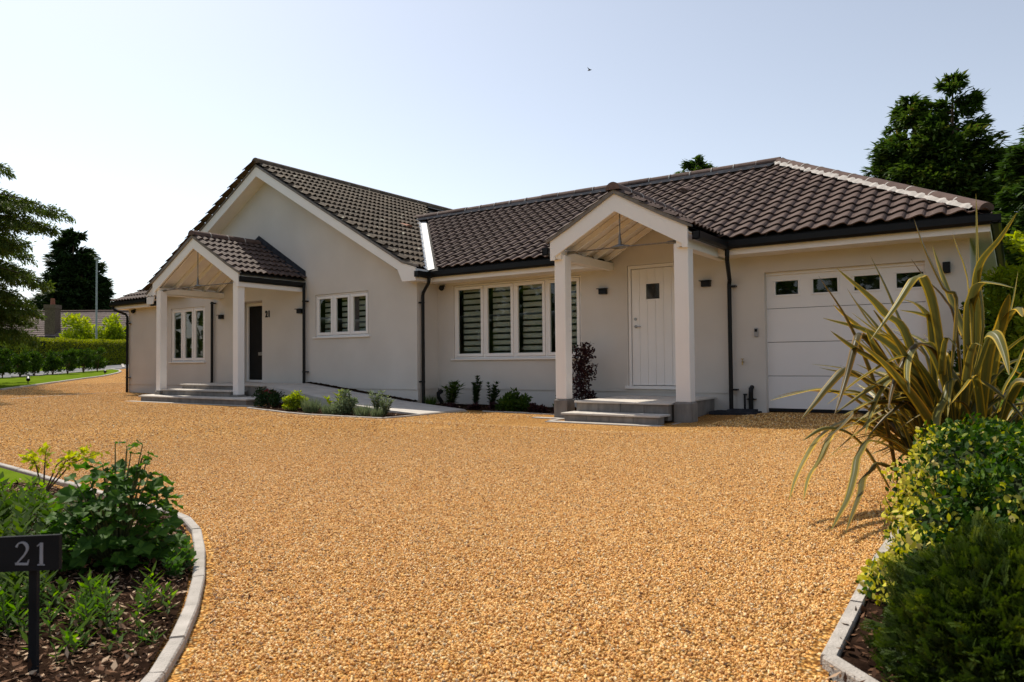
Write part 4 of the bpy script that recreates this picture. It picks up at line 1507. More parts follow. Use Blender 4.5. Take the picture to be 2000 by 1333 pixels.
# vent tiles
m = MB()
def hood(c, xd, yd, mat, par, s=.16):
    c, xd, yd = Vector(c), Vector(xd).normalized(), Vector(yd).normalized()
    n = xd.cross(yd)
    m = MB()
    k = 8
    r0 = [c + xd * (math.cos(math.pi * i / k) * s) + n * (math.sin(math.pi * i / k) * s * .75) for i in range(k + 1)]
    r1 = [p + yd * .30 - n * (.0 if i in (0, k) else math.sin(math.pi * i / k) * s * .6) for i, p in enumerate(r0)]
    m.add(r0 + r1, [(i, i + 1, k + 2 + i, k + 1 + i) for i in range(k)] + [tuple(range(k, -1, -1))])
    return m.build("vent_tile", mat, par)
hood((-12.0, 13.1, zA(-12.0) + .07), (0, 1, 0), (-cA, 0, nA), M_TERRA, roofA, s=.13)
hood((-5.25, 13.55, ZB0 + sB * (13.55 - YB0) + .06), (1, 0, 0), (0, cB, nB), M_RIDGE, roofB, s=.12)

# ================================================================== STEPS, PATH
def slab_run(root, name, x0, x1, y0, y1, z0, z1, n, mat, along='x', gap=.004, jit=.002):
    for i in range(n):
        m = MB()
        j = random.uniform(-jit, jit)
        if along == 'x':
            a, b_ = x0 + (x1 - x0) * i / n, x0 + (x1 - x0) * (i + 1) / n
            m.box(a + gap / 2, b_ - gap / 2, y0, y1, z0, z1 + j)
        else:
            a, b_ = y0 + (y1 - y0) * i / n, y0 + (y1 - y0) * (i + 1) / n
            m.box(x0, x1, a + gap / 2, b_ - gap / 2, z0, z1 + j)
        m.build(name, mat, root, bevel=.004)


S = empty("steps", (-4.8, 9.4, -.08))
tag(S, "two grey stone steps and landing under the right porch at the white door", "steps")
slab_run(S, "riser_block", -5.53, -4.04, 9.40, 9.62, -.14, .022, 4, M_RISER)
slab_run(S, "step_slab", -5.57, -4.005, 9.365, 9.76, .022, .05, 3, M_SLAB)
slab_run(S, "riser_block", -5.53, -4.04, 9.77, 9.95, -.05, .177, 4, M_RISER)
slab_run(S, "step_slab", -5.55, -4.01, 9.735, 10.30, .177, .205, 3, M_SLAB)
slab_run(S, "step_slab", -5.55, -4.01, 10.305, 11.0, .177, .205, 2, M_SLAB)
slab_run(S, "step_slab", -5.55, -4.01, 11.005, 11.70, .177, .205, 3, M_SLAB)
slab_run(S, "side_block", -4.12, -4.04, 9.96, 11.70, -.14, .177, 4, M_RISER, along='y')
slab_run(S, "side_block", -5.53, -5.45, 9.96, 11.70, -.14, .177, 4, M_RISER, along='y')
m = MB()
for (x0, x1, y0, y1) in ((-5.72, -3.92, 9.16, 9.36), (-6.30, -5.72, 9.70, 9.86), (-3.92, -3.62, 9.55, 9.86), (-5.8, -5.72, 9.36, 9.70)):
    m.box(x0, x1, y0, y1, -.15, -.072)
m.build("footing_strip", M_EDGE, S)

S = empty("steps", (-14.4, 9.0, 0))
tag(S, "three wide grey stone steps and landing under the left porch", "steps")
slab_run(S, "riser_block", -16.27, -12.42, 8.86, 9.06, -.08, .095, 7, M_RISER)
slab_run(S, "side_block", -12.50, -12.40, 9.06, 9.29, -.08, .095, 1, M_RISER, along='y')
slab_run(S, "step_slab", -16.33, -12.38, 8.83, 9.30, .095, .122, 5, M_SLAB)
slab_run(S, "step_slab", -13.45, -12.98, 9.305, 9.70, .095, .122, 1, M_SLAB)
slab_run(S, "step_slab", -16.80, -16.34, 9.15, 9.62, .095, .122, 1, M_SLAB)
slab_run(S, "riser_block", -16.20, -13.62, 9.33, 9.50, .0, .222, 5, M_RISER)
slab_run(S, "step_slab", -16.22, -13.58, 9.30, 9.70, .222, .25, 4, M_SLAB)
slab_run(S, "riser_block", -16.05, -13.02, 9.72, 9.90, .1, .332, 6, M_RISER)
slab_run(S, "step_slab", -16.10, -13.00, 9.69, 10.35, .332, .36, 4, M_SLAB)
slab_run(S, "step_slab", -16.10, -13.00, 10.355, 11.04, .332, .36, 4, M_SLAB)
slab_run(S, "step_slab", -15.99, -14.88, 11.05, 11.45, .332, .36, 1, M_SLAB)
slab_run(S, "side_block", -13.10, -13.02, 9.75, 11.04, -.05, .332, 2, M_RISER, along='y')
slab_run(S, "side_block", -16.08, -16.0, 9.9, 11.04, -.05, .332, 2, M_RISER, along='y')
MB().box(-16.55, -11.8, 8.62, 8.82, -.1, .004).build("footing_strip", M_EDGE, S)
MB().box(-16.62, -16.27, 9.27, 9.62, -.1, .11).box(-13.67, -13.32, 9.27, 9.62, -.1, .10).build("footing_block", M_RISER, S)

# sloping path from the landing down to the gravel
def pathz(x):
    if x < -13.0: return .355
    if x < -9.9: return .355 + (x + 13.0) / 3.1 * (-.345)
    return .01 + (x + 9.9) / 1.6 * (-.075)
P_ = empty("path", (-10.6, 10.2, 0))
P_["kind"] = "structure"
xs = [-12.98 + i * (4.62 / 8) for i in range(9)]
for i in range(8):
    for (ya, yb_, yc_) in ((0, .5, 0), (.5, 1, 0)):
        x0, x1 = xs[i] + .003, xs[i + 1] - .003
        def yy(x, t):
            lo = 9.75 - (x + 12.98) / 4.62 * .40
            hi = 10.98 - max(0, (x + 9.9)) * .22
            return lo + (hi - lo) * t
        vs = []
        for x in (x0, x1):
            for t in (ya + .004, yb_ - .004):
                vs.append((x, yy(x, t), pathz(x)))
        lowv = [(a, b_, -.16) for a, b_, c in vs]
        MB().add(vs + lowv, [(0, 2, 3, 1), (4, 5, 7, 6), (0, 1, 5, 4), (2, 6, 7, 3), (0, 4, 6, 2), (1, 3, 7, 5)]).build("paving_slab", M_PATH, P_)
# brown joint of gravel along the wall foot
m = MB()
for i in range(40):
    x0, x1 = -13.2 + i * .0825, -13.2 + (i + 1) * .0825
    z0 = pathz(x0) - .004 + random.uniform(0, .018)
    m.add([(x0, 10.93, z0 + .012), (x1, 10.93, pathz(x1) + .010), (x1, 11.06, pathz(x1) + .025 + random.uniform(0, .01)), (x0, 11.06, z0 + .03)], [(0, 1, 2, 3)])
o = m.build("gravel_strip", M_SOIL)
tag(o, "thin brown strip of soil and gravel along the foot of the gable wall", "gravel", kind="stuff")

# ================================================================== SMALL WALL FITTINGS
def wall_light(x, y, z, label, wide=True):
    T = empty("wall_light", (x, y, z))
    tag(T, label, "wall light", "dark wall lights of the house")
    if wide:
        MB().box(x - .075, x + .075, y - .07, y, z - .045, z + .045).build("lamp_body", M_BLACK, T, bevel=.004)
        MB().box(x - .10, x + .085, y - .105, y, z + .046, z + .058).build("lamp_shade", M_BLACK, T)
        MB().box(x - .05, x + .05, y - .055, y - .012, z - .052, z - .046).build("lens", M_KEYPAD, T)
    else:
        MB().box(x - .045, x + .045, y - .09, y - .012, z - .075, z + .075).build("lamp_body", M_BLACK, T, bevel=.004)
        MB().box(x - .035, x + .035, y - .012, y, z - .05, z + .05).build("back_plate", M_BLACK, T)
    return T


wall_light(-6.03, YW, 2.045, "black wall light left of the white boarded door")
wall_light(-4.14, YW, 2.055, "black wall light between the right porch column and the drainpipe")
wall_light(-16.47, YG, 1.998, "black wall light left of the near black front door")
wall_light(-13.46, YG, 2.005, "black wall light right of the 21 numerals under the left porch")
wall_light(-.735, YW, 2.05, "upright black wall light right of the garage door", wide=False)


def dome_camera(x, y, z, label):
    T = empty("security_camera", (x, y, z))
    tag(T, label, "camera")
    MB().box(x - .05, x + .05, y - .05, y, z + .03, z + .06).build("mount", M_BLACK, T)
    n = 12
    m = MB()
    pts = [(x, y - .05, z + .035), (x, y - .055, z + .02), (x, y - .06, z - .01), (x, y - .062, z - .04), (x, y - .064, z - .055)]
    m.tube(pts, [.05, .058, .056, .038, .012], 12)
    m.build("camera_head", M_BLACK, T, smooth=True)


dome_camera(-9.72, YW - .05, 2.34, "small black security camera in the corner above the downpipe by the wide window")
dome_camera(-20.62, YG, 2.33, "small black security camera at the far left house corner")

# numerals by the dark door
def digit_text(body, name, h, loc, mat, parent, ext=.008, off=.006, rot=(R(90), 0, 0), squash=1.0):
    cu = bpy.data.curves.new(name, 'FONT')
    cu.body = body
    cu.size = h / .70
    cu.extrude = ext
    cu.offset = off
    cu.materials.append(mat)
    tmp = bpy.data.objects.new(name, cu)
    COL.objects.link(tmp)
    dg = bpy.context.evaluated_depsgraph_get()
    me = bpy.data.meshes.new_from_object(tmp.evaluated_get(dg))
    bpy.data.objects.remove(tmp)
    o = bpy.data.objects.new(name, me)
    COL.objects.link(o)
    o.parent = parent
    o.location = Vector(loc) - worg(parent)
    o.rotation_euler = rot
    o.scale = (squash, 1, 1)
    return o


T = empty("house_number", (-14.66, YG - .01, 1.93))
tag(T, "black 21 numerals fixed on the wall right of the dark front door", "house number")
digit_text("2", "digit", .15, (-14.735, YG - .012, 1.925), M_BLACK, T, squash=.80)
digit_text("1", "digit", .15, (-14.640, YG - .012, 1.925), M_BLACK, T, squash=.85)

T = empty("keypad", (-3.345, YW, 1.235))
tag(T, "small grey entry keypad on the wall left of the garage door", "keypad")
MB().box(-3.375, -3.315, YW - .03, YW, 1.165, 1.305).build("housing", M_KEYPAD, T, bevel=.006)
MB().box(-3.365, -3.325, YW - .034, YW - .03, 1.245, 1.29).build("buttons", M_DARKDOOR, T)
T = empty("outside_tap", (-3.56, YW, .765))
tag(T, "small brass outside tap on the wall right of the downpipe", "tap")
MB().tube([(-3.56, YW, .77), (-3.56, YW - .05, .77), (-3.555, YW - .075, .76), (-3.55, YW - .08, .72)], [.012, .013, .012, .010], 8).build("spout", M_BRASS, T)
MB().tube([(-3.56, YW - .045, .77), (-3.56, YW - .045, .815)], .006, 6).box(-3.585, -3.535, YW - .052, YW - .038, .812, .824).build("handle", M_BRASS, T)
T = empty("waste_pipes", (-3.5, YW, 0))
tag(T, "two short black pipes over a dark drain cover left of the garage", "pipe")
MB().tube([(-3.53, YW - .06, .0), (-3.53, YW - .06, .26)], .017, 8).box(-3.55, -3.51, YW - .08, YW, .245, .265).build("pipe", M_BLACK, T)
MB().tube([(-3.43, YW - .07, .0), (-3.43, YW - .07, .30), (-3.43, YW - .06, .35), (-3.43, YW, .37)], [.036, .036, .036, .036], 10).build("pipe", M_BLACK, T)
MB().tube([(-3.43, YW - .07, .17), (-3.43, YW - .07, .20)], .044, 10).box(-3.50, -3.36, YW - .08, YW, .175, .19).build("pipe_bracket", M_BLACK, T)
MB().box(-3.98, -3.28, 11.25, 11.68, -.05, -.005).box(-3.72, -3.32, 11.33, 11.62, -.005, .03).build("drain_cover", M_LEAD, T)
T = MB().tube([(-9.70, 11.56, -.06), (-9.70, 11.55, .0), (-9.74, 11.50, .10), (-9.76, 11.52, .17), (-9.74, 11.60, .22)], [.045, .044, .040, .044, .05], 10).build("waste_pipe", M_BLACK, org=(-9.7, 11.55, -.05))
tag(T, "short bent black waste pipe at the inner corner behind the downpipe", "pipe")

# ================================================================== SIGN IN THE LEFT BED
fv = Vector((-2.12, .864, .333))
T = empty("number_sign", (-2.125, .87, 0.0))
tag(T, "dark slate plate with pale 21 on a post in the left bed", "sign")
fx = Vector((.86, .51, 0)).normalized()
fy = Vector((-fx.y, fx.x, 0))
def P3(c, a, b_, d): return tuple(Vector(c) + fx * a + fy * b_ + Vector((0, 0, d)))
m = MB()
w2, h2 = .083, .045
tl = -.004
vs = [P3(fv, a, b_, d + (tl if a < 0 else -tl)) for b_ in (-.006, .006) for a, d in ((-w2, -h2), (w2, -h2), (w2, h2), (-w2, h2))]
m.add(vs, [(3, 2, 1, 0), (4, 5, 6, 7), (0, 1, 5, 4), (1, 2, 6, 5), (2, 3, 7, 6), (3, 0, 4, 7)])
m.build("plate", M_SLATE, T)
m = MB()
m.beam((fv.x + fy.x * .016, fv.y + fy.y * .016, -.05), (fv.x + fy.x * .016, fv.y + fy.y * .016, .33), .022, .012, up=tuple(fy))
m.build("post", M_SLATE, T)


def stroke(m, pts, ws, c, sc, dep=.0015):
    """variable-width stroke in the plate plane"""
    n = len(pts)
    L_, R_ = [], []
    for i in range(n):
        a = pts[max(i - 1, 0)]
        b_ = pts[min(i + 1, n - 1)]
        dx, dz = b_[0] - a[0], b_[1] - a[1]
        l = math.hypot(dx, dz) or 1
        nx, nz = -dz / l, dx / l
        w = ws[i] / 2
        L_.append((pts[i][0] + nx * w, pts[i][1] + nz * w))
        R_.append((pts[i][0] - nx * w, pts[i][1] - nz * w))
    vs = []
    for b2 in (-.0065 - dep, -.0060):
        for p in L_ + R_:
            vs.append(P3(fv, c + p[0] * sc, b2, p[1] * sc))
    N_ = 2 * n
    fs = []
    for i in range(n - 1):
        fs.append((i, i + 1, n + i + 1, n + i))
        fs.append((N_ + i, N_ + n + i, N_ + n + i + 1, N_ + i + 1))
        fs.append((i, N_ + i, N_ + i + 1, i + 1))
        fs.append((n + i, n + i + 1, N_ + n + i + 1, N_ + n + i))
    m.add(vs, fs)


H = .058
arc = []
for t in range(0, 13):
    a = R(170 - t * 17.5)
    arc.append((.0 + .26 * math.cos(a), .24 + .26 * math.sin(a)))
pts = arc + [(.10, -.08), (-.08, -.27), (-.26, -.46)]
ws = [.10, .08, .06, .06, .07, .09, .12, .14, .15, .14, .12, .10, .09, .08, .07, .05]
m = MB()
stroke(m, pts, ws, -.017, H)
stroke(m, [(-.30, -.455), (0, -.455), (.27, -.455), (.30, -.36), (.33, -.25)], [.10, .10, .11, .06, .03], -.017, H)
m.build("digit", M_SIGNTXT, T)
m = MB()
stroke(m, [(0, -.5), (0, .5)], [.15, .14], .036, H)
stroke(m, [(-.17, -.485), (.17, -.485)], [.05, .05], .036, H)
stroke(m, [(-.20, .34), (-.02, .47)], [.04, .07], .036, H)
m.build("digit", M_SIGNTXT, T)

# ================================================================== STREET FURNITURE AND NEIGHBOURS
T = empty("lamp_post", (-58.0, 28.1, .8))
tag(T, "slim grey lamp post rising from the clipped hedge", "lamp post")
MB().tube([(-58, 28.1, .7), (-58, 28.1, 2.4), (-58, 28.1, 2.45), (-58, 28.1, 8.9)], [.13, .13, .075, .06], 10).build("post", M_POST, T)
MB().box(-58.2, -57.55, 28.0, 28.22, 8.9, 9.06).build("lamp_head", M_POST, T, bevel=.02)

nb = empty("bungalow", (-78, 36, 1.0))
tag(nb, "neighbouring bungalow roof with a broad brick chimney beyond the hedge", "house")
A0, A1 = Vector((-95.0, 20.5, 0)), Vector((-66.5, 42.3, 0))
ud = (A1 - A0).normalized()
vn = Vector((-ud.y, ud.x, 0))    # away from the camera
if vn.dot(Vector((-1, .5, 0))) < 0: vn = -vn
ln_ = (A1 - A0).length
def NB(a, b_, z): return tuple(A0 + ud * a + vn * b_ + Vector((0, 0, z)))
m = MB()
m.add([NB(0, .5, .5), NB(ln_, .5, .5), NB(ln_, .5, 3.8), NB(0, .5, 3.8)], [(0, 1, 2, 3)])
m.add([NB(0, 8, .5), NB(ln_, 8, .5), NB(ln_, 8, 3.8), NB(0, 8, 3.8)], [(0, 1, 2, 3)])
m.add([NB(ln_, .5, .5), NB(ln_, 8, .5), NB(ln_, 8, 3.8), NB(ln_, 4.2, 6.3), NB(ln_, .5, 3.8)], [(0, 1, 2, 3, 4)])
m.add([NB(0, .5, .5), NB(0, 8, .5), NB(0, 8, 3.8), NB(0, 4.2, 6.3), NB(0, .5, 3.8)], [(0, 1, 2, 3, 4)])
m.build("wall", M_BRICKRED, nb)
bm = MB()
ny, nx = 13, 150
for j in range(ny):
    b0, b1 = 4.2 * j / ny, 4.2 * (j + 1) / ny
    z0, z1 = 3.65 + 2.75 * j / ny, 3.65 + 2.75 * (j + 1) / ny
    for i in range(nx):
        a0, a1 = ln_ * i / nx, ln_ * (i + 1) / nx - .02
        bm.add([NB(a0, b0 - .02, z0 + .05), NB(a1, b0 - .02, z0 + .05), NB(a1, b1, z1 + .02), NB(a0, b1, z1 + .02)], [(0, 1, 2, 3)], random.random())
o = bm.build("roof_tiling", M_FARTILE, nb)
o["kind"] = "stuff"
m = MB()
m.add([NB(0, -.02, 3.62), NB(ln_, -.02, 3.62), NB(ln_, 4.2, 6.40), NB(0, 4.2, 6.40)], [(0, 1, 2, 3)])
m.add([NB(0, 8.6, 3.62), NB(ln_, 8.6, 3.62), NB(ln_, 4.2, 6.40), NB(0, 4.2, 6.40)], [(0, 1, 2, 3)])
m.add([NB(0, -.02, 3.4), NB(ln_, -.02, 3.4), NB(ln_, -.02, 3.64), NB(0, -.02, 3.64)], [(0, 1, 2, 3)])
m.build("roof", M_FARTILE, nb)
MB().tube([NB(0, 4.2, 6.42), NB(ln_, 4.2, 6.42)], .13, 8).build("ridge", M_RIDGE, nb)
# chimney stack on the front slope
best = None
for i in range(300):
    a = ln_ * i / 300
    q = Vector(NB(a, .6, 4)) - Vector((0, 0, .82))
    sx_ = q.dot(r2) / q.dot(fwd)
    if best is None or abs(sx_ - (100 - 1000) / 1426) < best[0]:
        best = (abs(sx_ - (100 - 1000) / 1426), a)
ac = best[1]
m = MB()
m.add([NB(ac - .5, .35, 3.2), NB(ac + .5, .35, 3.2), NB(ac + .5, 1.35, 3.2), NB(ac - .5, 1.35, 3.2),
       NB(ac - .5, .35, 6.7), NB(ac + .5, .35, 6.7), NB(ac + .5, 1.35, 6.7), NB(ac - .5, 1.35, 6.7)],
      [(0, 3, 2, 1), (4, 5, 6, 7), (0, 1, 5, 4), (1, 2, 6, 5), (2, 3, 7, 6), (3, 0, 4, 7)])
m.add([NB(ac - .57, .28, 6.45), NB(ac + .57, .28, 6.45), NB(ac + .57, 1.42, 6.45), NB(ac - .57, 1.42, 6.45),
       NB(ac - .57, .28, 6.85), NB(ac + .57, .28, 6.85), NB(ac + .57, 1.42, 6.85), NB(ac - .57, 1.42, 6.85)],
      [(0, 3, 2, 1), (4, 5, 6, 7), (0, 1, 5, 4), (1, 2, 6, 5), (2, 3, 7, 6), (3, 0, 4, 7)])
ch = m.build("chimney", M_CHIM, nb)
MB().tube([NB(ac, .85, 6.8), NB(ac, .85, 7.5)], [.22, .18], 10).build("chimney_pot", M_BRICKRED, ch)
m = MB()
m.add([NB(ac - .8, .30, 3.85), NB(ac + .8, .30, 3.85), NB(ac + .8, -.05, 3.62), NB(ac - .8, -.05, 3.62)], [(0, 1, 2, 3)])
m.build("flashing", M_LEAD, nb)

# lawn spotlights
for (x, y, lb) in ((-27.99, 11.3, "small black garden spotlight on the near part of the far lawn"), (-34.55, 17.13, "small black garden spotlight near the tip of the far lawn")):
    z = tzf(x, y)
    T = empty("garden_spotlight", (x, y, z))
    tag(T, lb, "spotlight", "black spotlights on the lawn")
    s = .85
    MB().tube([(x, y, z), (x, y, z + .20 * s)], .015, 6).build("spike", M_BLACK, T)
    MB().tube([(x - .09 * s, y + .03, z + .30 * s), (x + .10 * s, y - .03, z + .20 * s)], [.055 * s, .075 * s], 10).build("lamp_head", M_BLACK, T)

T = empty("bird", (-18.75, 35.1, 16.7))
tag(T, "tiny dark bird flying high in the open sky", "bird")
MB().tube([(-18.9, 35.1, 16.7), (-18.8, 35.1, 16.72), (-18.66, 35.1, 16.7)], [.01, .045, .012], 6).build("body", M_BLACK, T)
m = MB()
m.add([(-18.82, 35.1, 16.72), (-18.72, 35.1, 16.72), (-18.80, 34.85, 16.80)], [(0, 1, 2)])
m.add([(-18.82, 35.1, 16.72), (-18.72, 35.1, 16.72), (-18.80, 35.35, 16.80)], [(0, 1, 2)])
m.build("wing", M_BLACK, T)

# ================================================================== VEGETATION
def clump_crown(n, centres, radii, leaf_l, leaf_w, droop=0.0, up=0.3, out=0.7, shade_var=.5, flat=1.0, shell=.6):
    """leaves round clump centres; returns verts and shades"""
    centres = np.asarray(centres, float)
    radii = np.asarray(radii, float)
    k = len(centres)
    w = radii ** 2
    idx = RNG.choice(k, n, p=w / w.sum())
    d = rand_dirs(n)
    rr_ = radii[idx] * (shell + (1 - shell) * RNG.random(n)) * RNG.random(n) ** .15
    C = centres[idx] + d * rr_[:, None] * np.array([1, 1, flat])
    dirs = unit(d * out + rand_dirs(n) * .6 + np.array([0, 0, up - droop]))
    nr = unit(rand_dirs(n) * .7 + np.array([0, 0, .6]) + d * .4)
    L_ = leaf_l * RNG.uniform(.6, 1.3, n)
    W_ = leaf_w * RNG.uniform(.7, 1.3, n)
    cl = RNG.random(k)
    sh = np.clip(cl[idx] * .35 + RNG.random(n) * .65 * shade_var + .1 + .12 * d[:, 2], 0, 1)
    return leaf_hex(C, dirs, nr, L_, W_), sh


def conifer(name, base, h, r, label, mat, n=22000, leaders=1, leaf=.22, lw=.07, droop=.35, group=None, trunk_r=.2, spread=None, crown_from=.05, seed=1, whorl=None, pw=.8):
    rg = np.random.default_rng(seed)
    T = empty(name, base)
    tag(T, label, "tree", group)
    bx, by, bz = base
    tops = []
    m = MB()
    if leaders == 1:
        spread = [(0, 0, 1.0, 1.0)]
    for (ox, oy, hs, rs) in spread:
        m.tube([(bx, by, bz), (bx + ox * .6, by + oy * .6, bz + h * hs * .45), (bx + ox, by + oy, bz + h * hs)], [trunk_r * (1 if ox == 0 and oy == 0 else .6), trunk_r * .5, .015], 7)
    cs, ds, sh = [], [], []
    per = n // len(spread)
    bpts = []
    for (ox, oy, hs, rs) in spread:
        H_ = h * hs
        nb_ = whorl or int(H_ * 15)
        for b_ in range(nb_):
            t = crown_from + (1 - crown_from) * (rg.random() ** .85)
            z = bz + H_ * t
            prof = (1 - t) ** pw * (1 if t > .18 else .75 + t * 1.4)
            ln = r * rs * prof * rg.uniform(.65, 1.18) + .12
            az = rg.uniform(0, 2 * math.pi)
            tx, ty = bx + ox * (.6 + .4 * t) if t > .45 else bx + ox * t * 1.33, by + oy * t
            tx = bx + ox * min(1, t * 1.3)
            dirx, diry = math.cos(az), math.sin(az)
            k = max(5, int(per / nb_ * (.35 + 1.1 * prof)))
            s = np.sqrt(rg.random(k)) if t < .9 else rg.random(k)
            lat = rg.normal(0, .20, k) * ln * (1.15 - s * .6)
            zz = z + ln * (.35 * s - droop * 1.3 * s ** 2) + rg.normal(0, .05 * ln + .03, k)
            px_ = tx + dirx * ln * s - diry * lat
            py_ = ty + diry * ln * s + dirx * lat
            cs.append(np.stack([px_, py_, zz], 1))
            dd = np.stack([np.full(k, dirx), np.full(k, diry), np.full(k, .15 - droop)], 1) + rg.normal(0, .38, (k, 3))
            ds.append(dd)
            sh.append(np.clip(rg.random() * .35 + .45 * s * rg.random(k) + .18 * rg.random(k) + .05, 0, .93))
            if b_ % 3 == 0 and ln > .5:
                m.tube([(tx, ty, z), (tx + dirx * ln * .5, ty + diry * ln * .5, z + ln * .1), (tx + dirx * ln * .85, ty + diry * ln * .85, z + ln * (.3 - droop))], [.035, .022, .008], 5)
    m.build("trunk", M_TRUNK, T)
    C = np.concatenate(cs)
    Dv = np.concatenate(ds)
    S_ = np.concatenate(sh)
    nn = len(C)
    NV = rand_dirs(nn) * .6 + np.array([0, 0, 1.0])
    V = leaf_quads(C, Dv, NV, leaf * rg.uniform(.6, 1.4, nn), lw * rg.uniform(.7, 1.3, nn))
    quads_mesh("crown", V, nn, S_, mat, T)
    return T


# conifers behind the garage roof
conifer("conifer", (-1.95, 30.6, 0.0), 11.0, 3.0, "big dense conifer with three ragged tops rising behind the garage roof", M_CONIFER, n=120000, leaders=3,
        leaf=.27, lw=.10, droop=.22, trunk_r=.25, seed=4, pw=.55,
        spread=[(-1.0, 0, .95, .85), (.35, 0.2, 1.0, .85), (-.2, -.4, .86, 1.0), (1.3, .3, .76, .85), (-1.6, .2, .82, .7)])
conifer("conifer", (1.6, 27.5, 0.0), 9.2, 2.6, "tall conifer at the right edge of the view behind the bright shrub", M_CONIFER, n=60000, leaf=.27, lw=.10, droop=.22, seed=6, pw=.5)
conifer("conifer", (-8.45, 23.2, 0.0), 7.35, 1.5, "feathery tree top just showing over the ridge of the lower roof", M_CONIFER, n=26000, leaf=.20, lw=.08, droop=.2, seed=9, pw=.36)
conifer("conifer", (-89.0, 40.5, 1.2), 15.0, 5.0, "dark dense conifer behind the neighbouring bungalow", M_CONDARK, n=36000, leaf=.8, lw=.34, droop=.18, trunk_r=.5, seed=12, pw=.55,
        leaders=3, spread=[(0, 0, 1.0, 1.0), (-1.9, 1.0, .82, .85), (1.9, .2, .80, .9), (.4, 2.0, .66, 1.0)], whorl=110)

# cedar at the left edge: long flat tiers with drooping tips
T = empty("cedar", (-29.6, 8.6, .15))
tag(T, "large cedar with long drooping tiers reaching in from the left edge", "tree")
m = MB()
TX, TY = -29.6, 8.6
m.tube([(TX, TY, 0), (TX + .1, TY, 3.5), (TX, TY, 8), (TX - .1, TY, 14.5)], [.38, .32, .22, .05], 10)
tips = [(-23.9, 10.75, 5.15), (-24.3, 11.2, 5.75), (-28.1, 10.9, 7.55), (-26.3, 10.9, 3.9), (-24.9, 10.7, 2.5), (-25.7, 10.6, 1.9), (-25.3, 10.2, 3.1),
        (-24.9, 10.0, 4.6), (-26.0, 10.8, 6.2), (-27.2, 11.2, 5.0), (-26.8, 11.1, 2.9), (-26.2, 10.9, 2.3), (-27.5, 11.6, 1.7), (-25.9, 11.2, 5.45), (-24.6, 10.9, 3.4)]
tips += [(-22.6, 7.9, 5.2), (-22.9, 7.2, 4.2), (-23.4, 8.1, 6.2), (-23.0, 6.6, 3.4), (-24.2, 8.0, 7.2), (-24.0, 5.8, 4.6), (-25.0, 8.3, 8.2), (-24.4, 7.4, 3.0)]  # limbs beyond the view, added to darken the shadow on the gravel
rg = np.random.default_rng(5)
for i in range(46):
    az = rg.uniform(0, 2 * math.pi)
    z = rg.uniform(1.8, 10.8)
    ln = (5.2 * (1 - z / 14)) * rg.uniform(.75, 1.1)
    tx, ty = TX + math.cos(az) * ln, TY + math.sin(az) * ln
    # do not let a random branch cross far into the gap the photo shows
    if ty > .345 * abs(tx) + .4 and tx > -27.0:
        continue
    tips.append((tx, ty, z - .6))
FAR_TIPS = [(-25.6, 8.4, 7.8), (-25.1, 8.0, 8.6), (-24.7, 7.5, 7.2), (-24.3, 7.0, 6.6), (-23.4, 7.2, 6.0), (-22.9, 6.8, 5.4), (-23.8, 7.6, 5.0),
            (-24.4, 7.9, 5.8), (-26.4, 8.8, 8.8), (-25.9, 7.2, 6.2), (-23.6, 6.4, 4.6), (-24.9, 8.1, 6.9),
            (-24.5, 8.5, 9.5), (-25.2, 8.8, 10.6), (-23.9, 8.1, 8.6), (-23.4, 7.7, 7.6), (-22.8, 7.1, 7.0), (-24.6, 8.0, 10.6), (-25.8, 9.0, 11.8), (-23.1, 6.6, 8.3),
            (-22.2, 7.3, 5.0), (-21.6, 7.0, 4.2), (-22.4, 6.2, 6.0)]
tips += FAR_TIPS  # limbs out of view, added to cast the cedar's shadow further right
cs, ds, sh = [], [], []
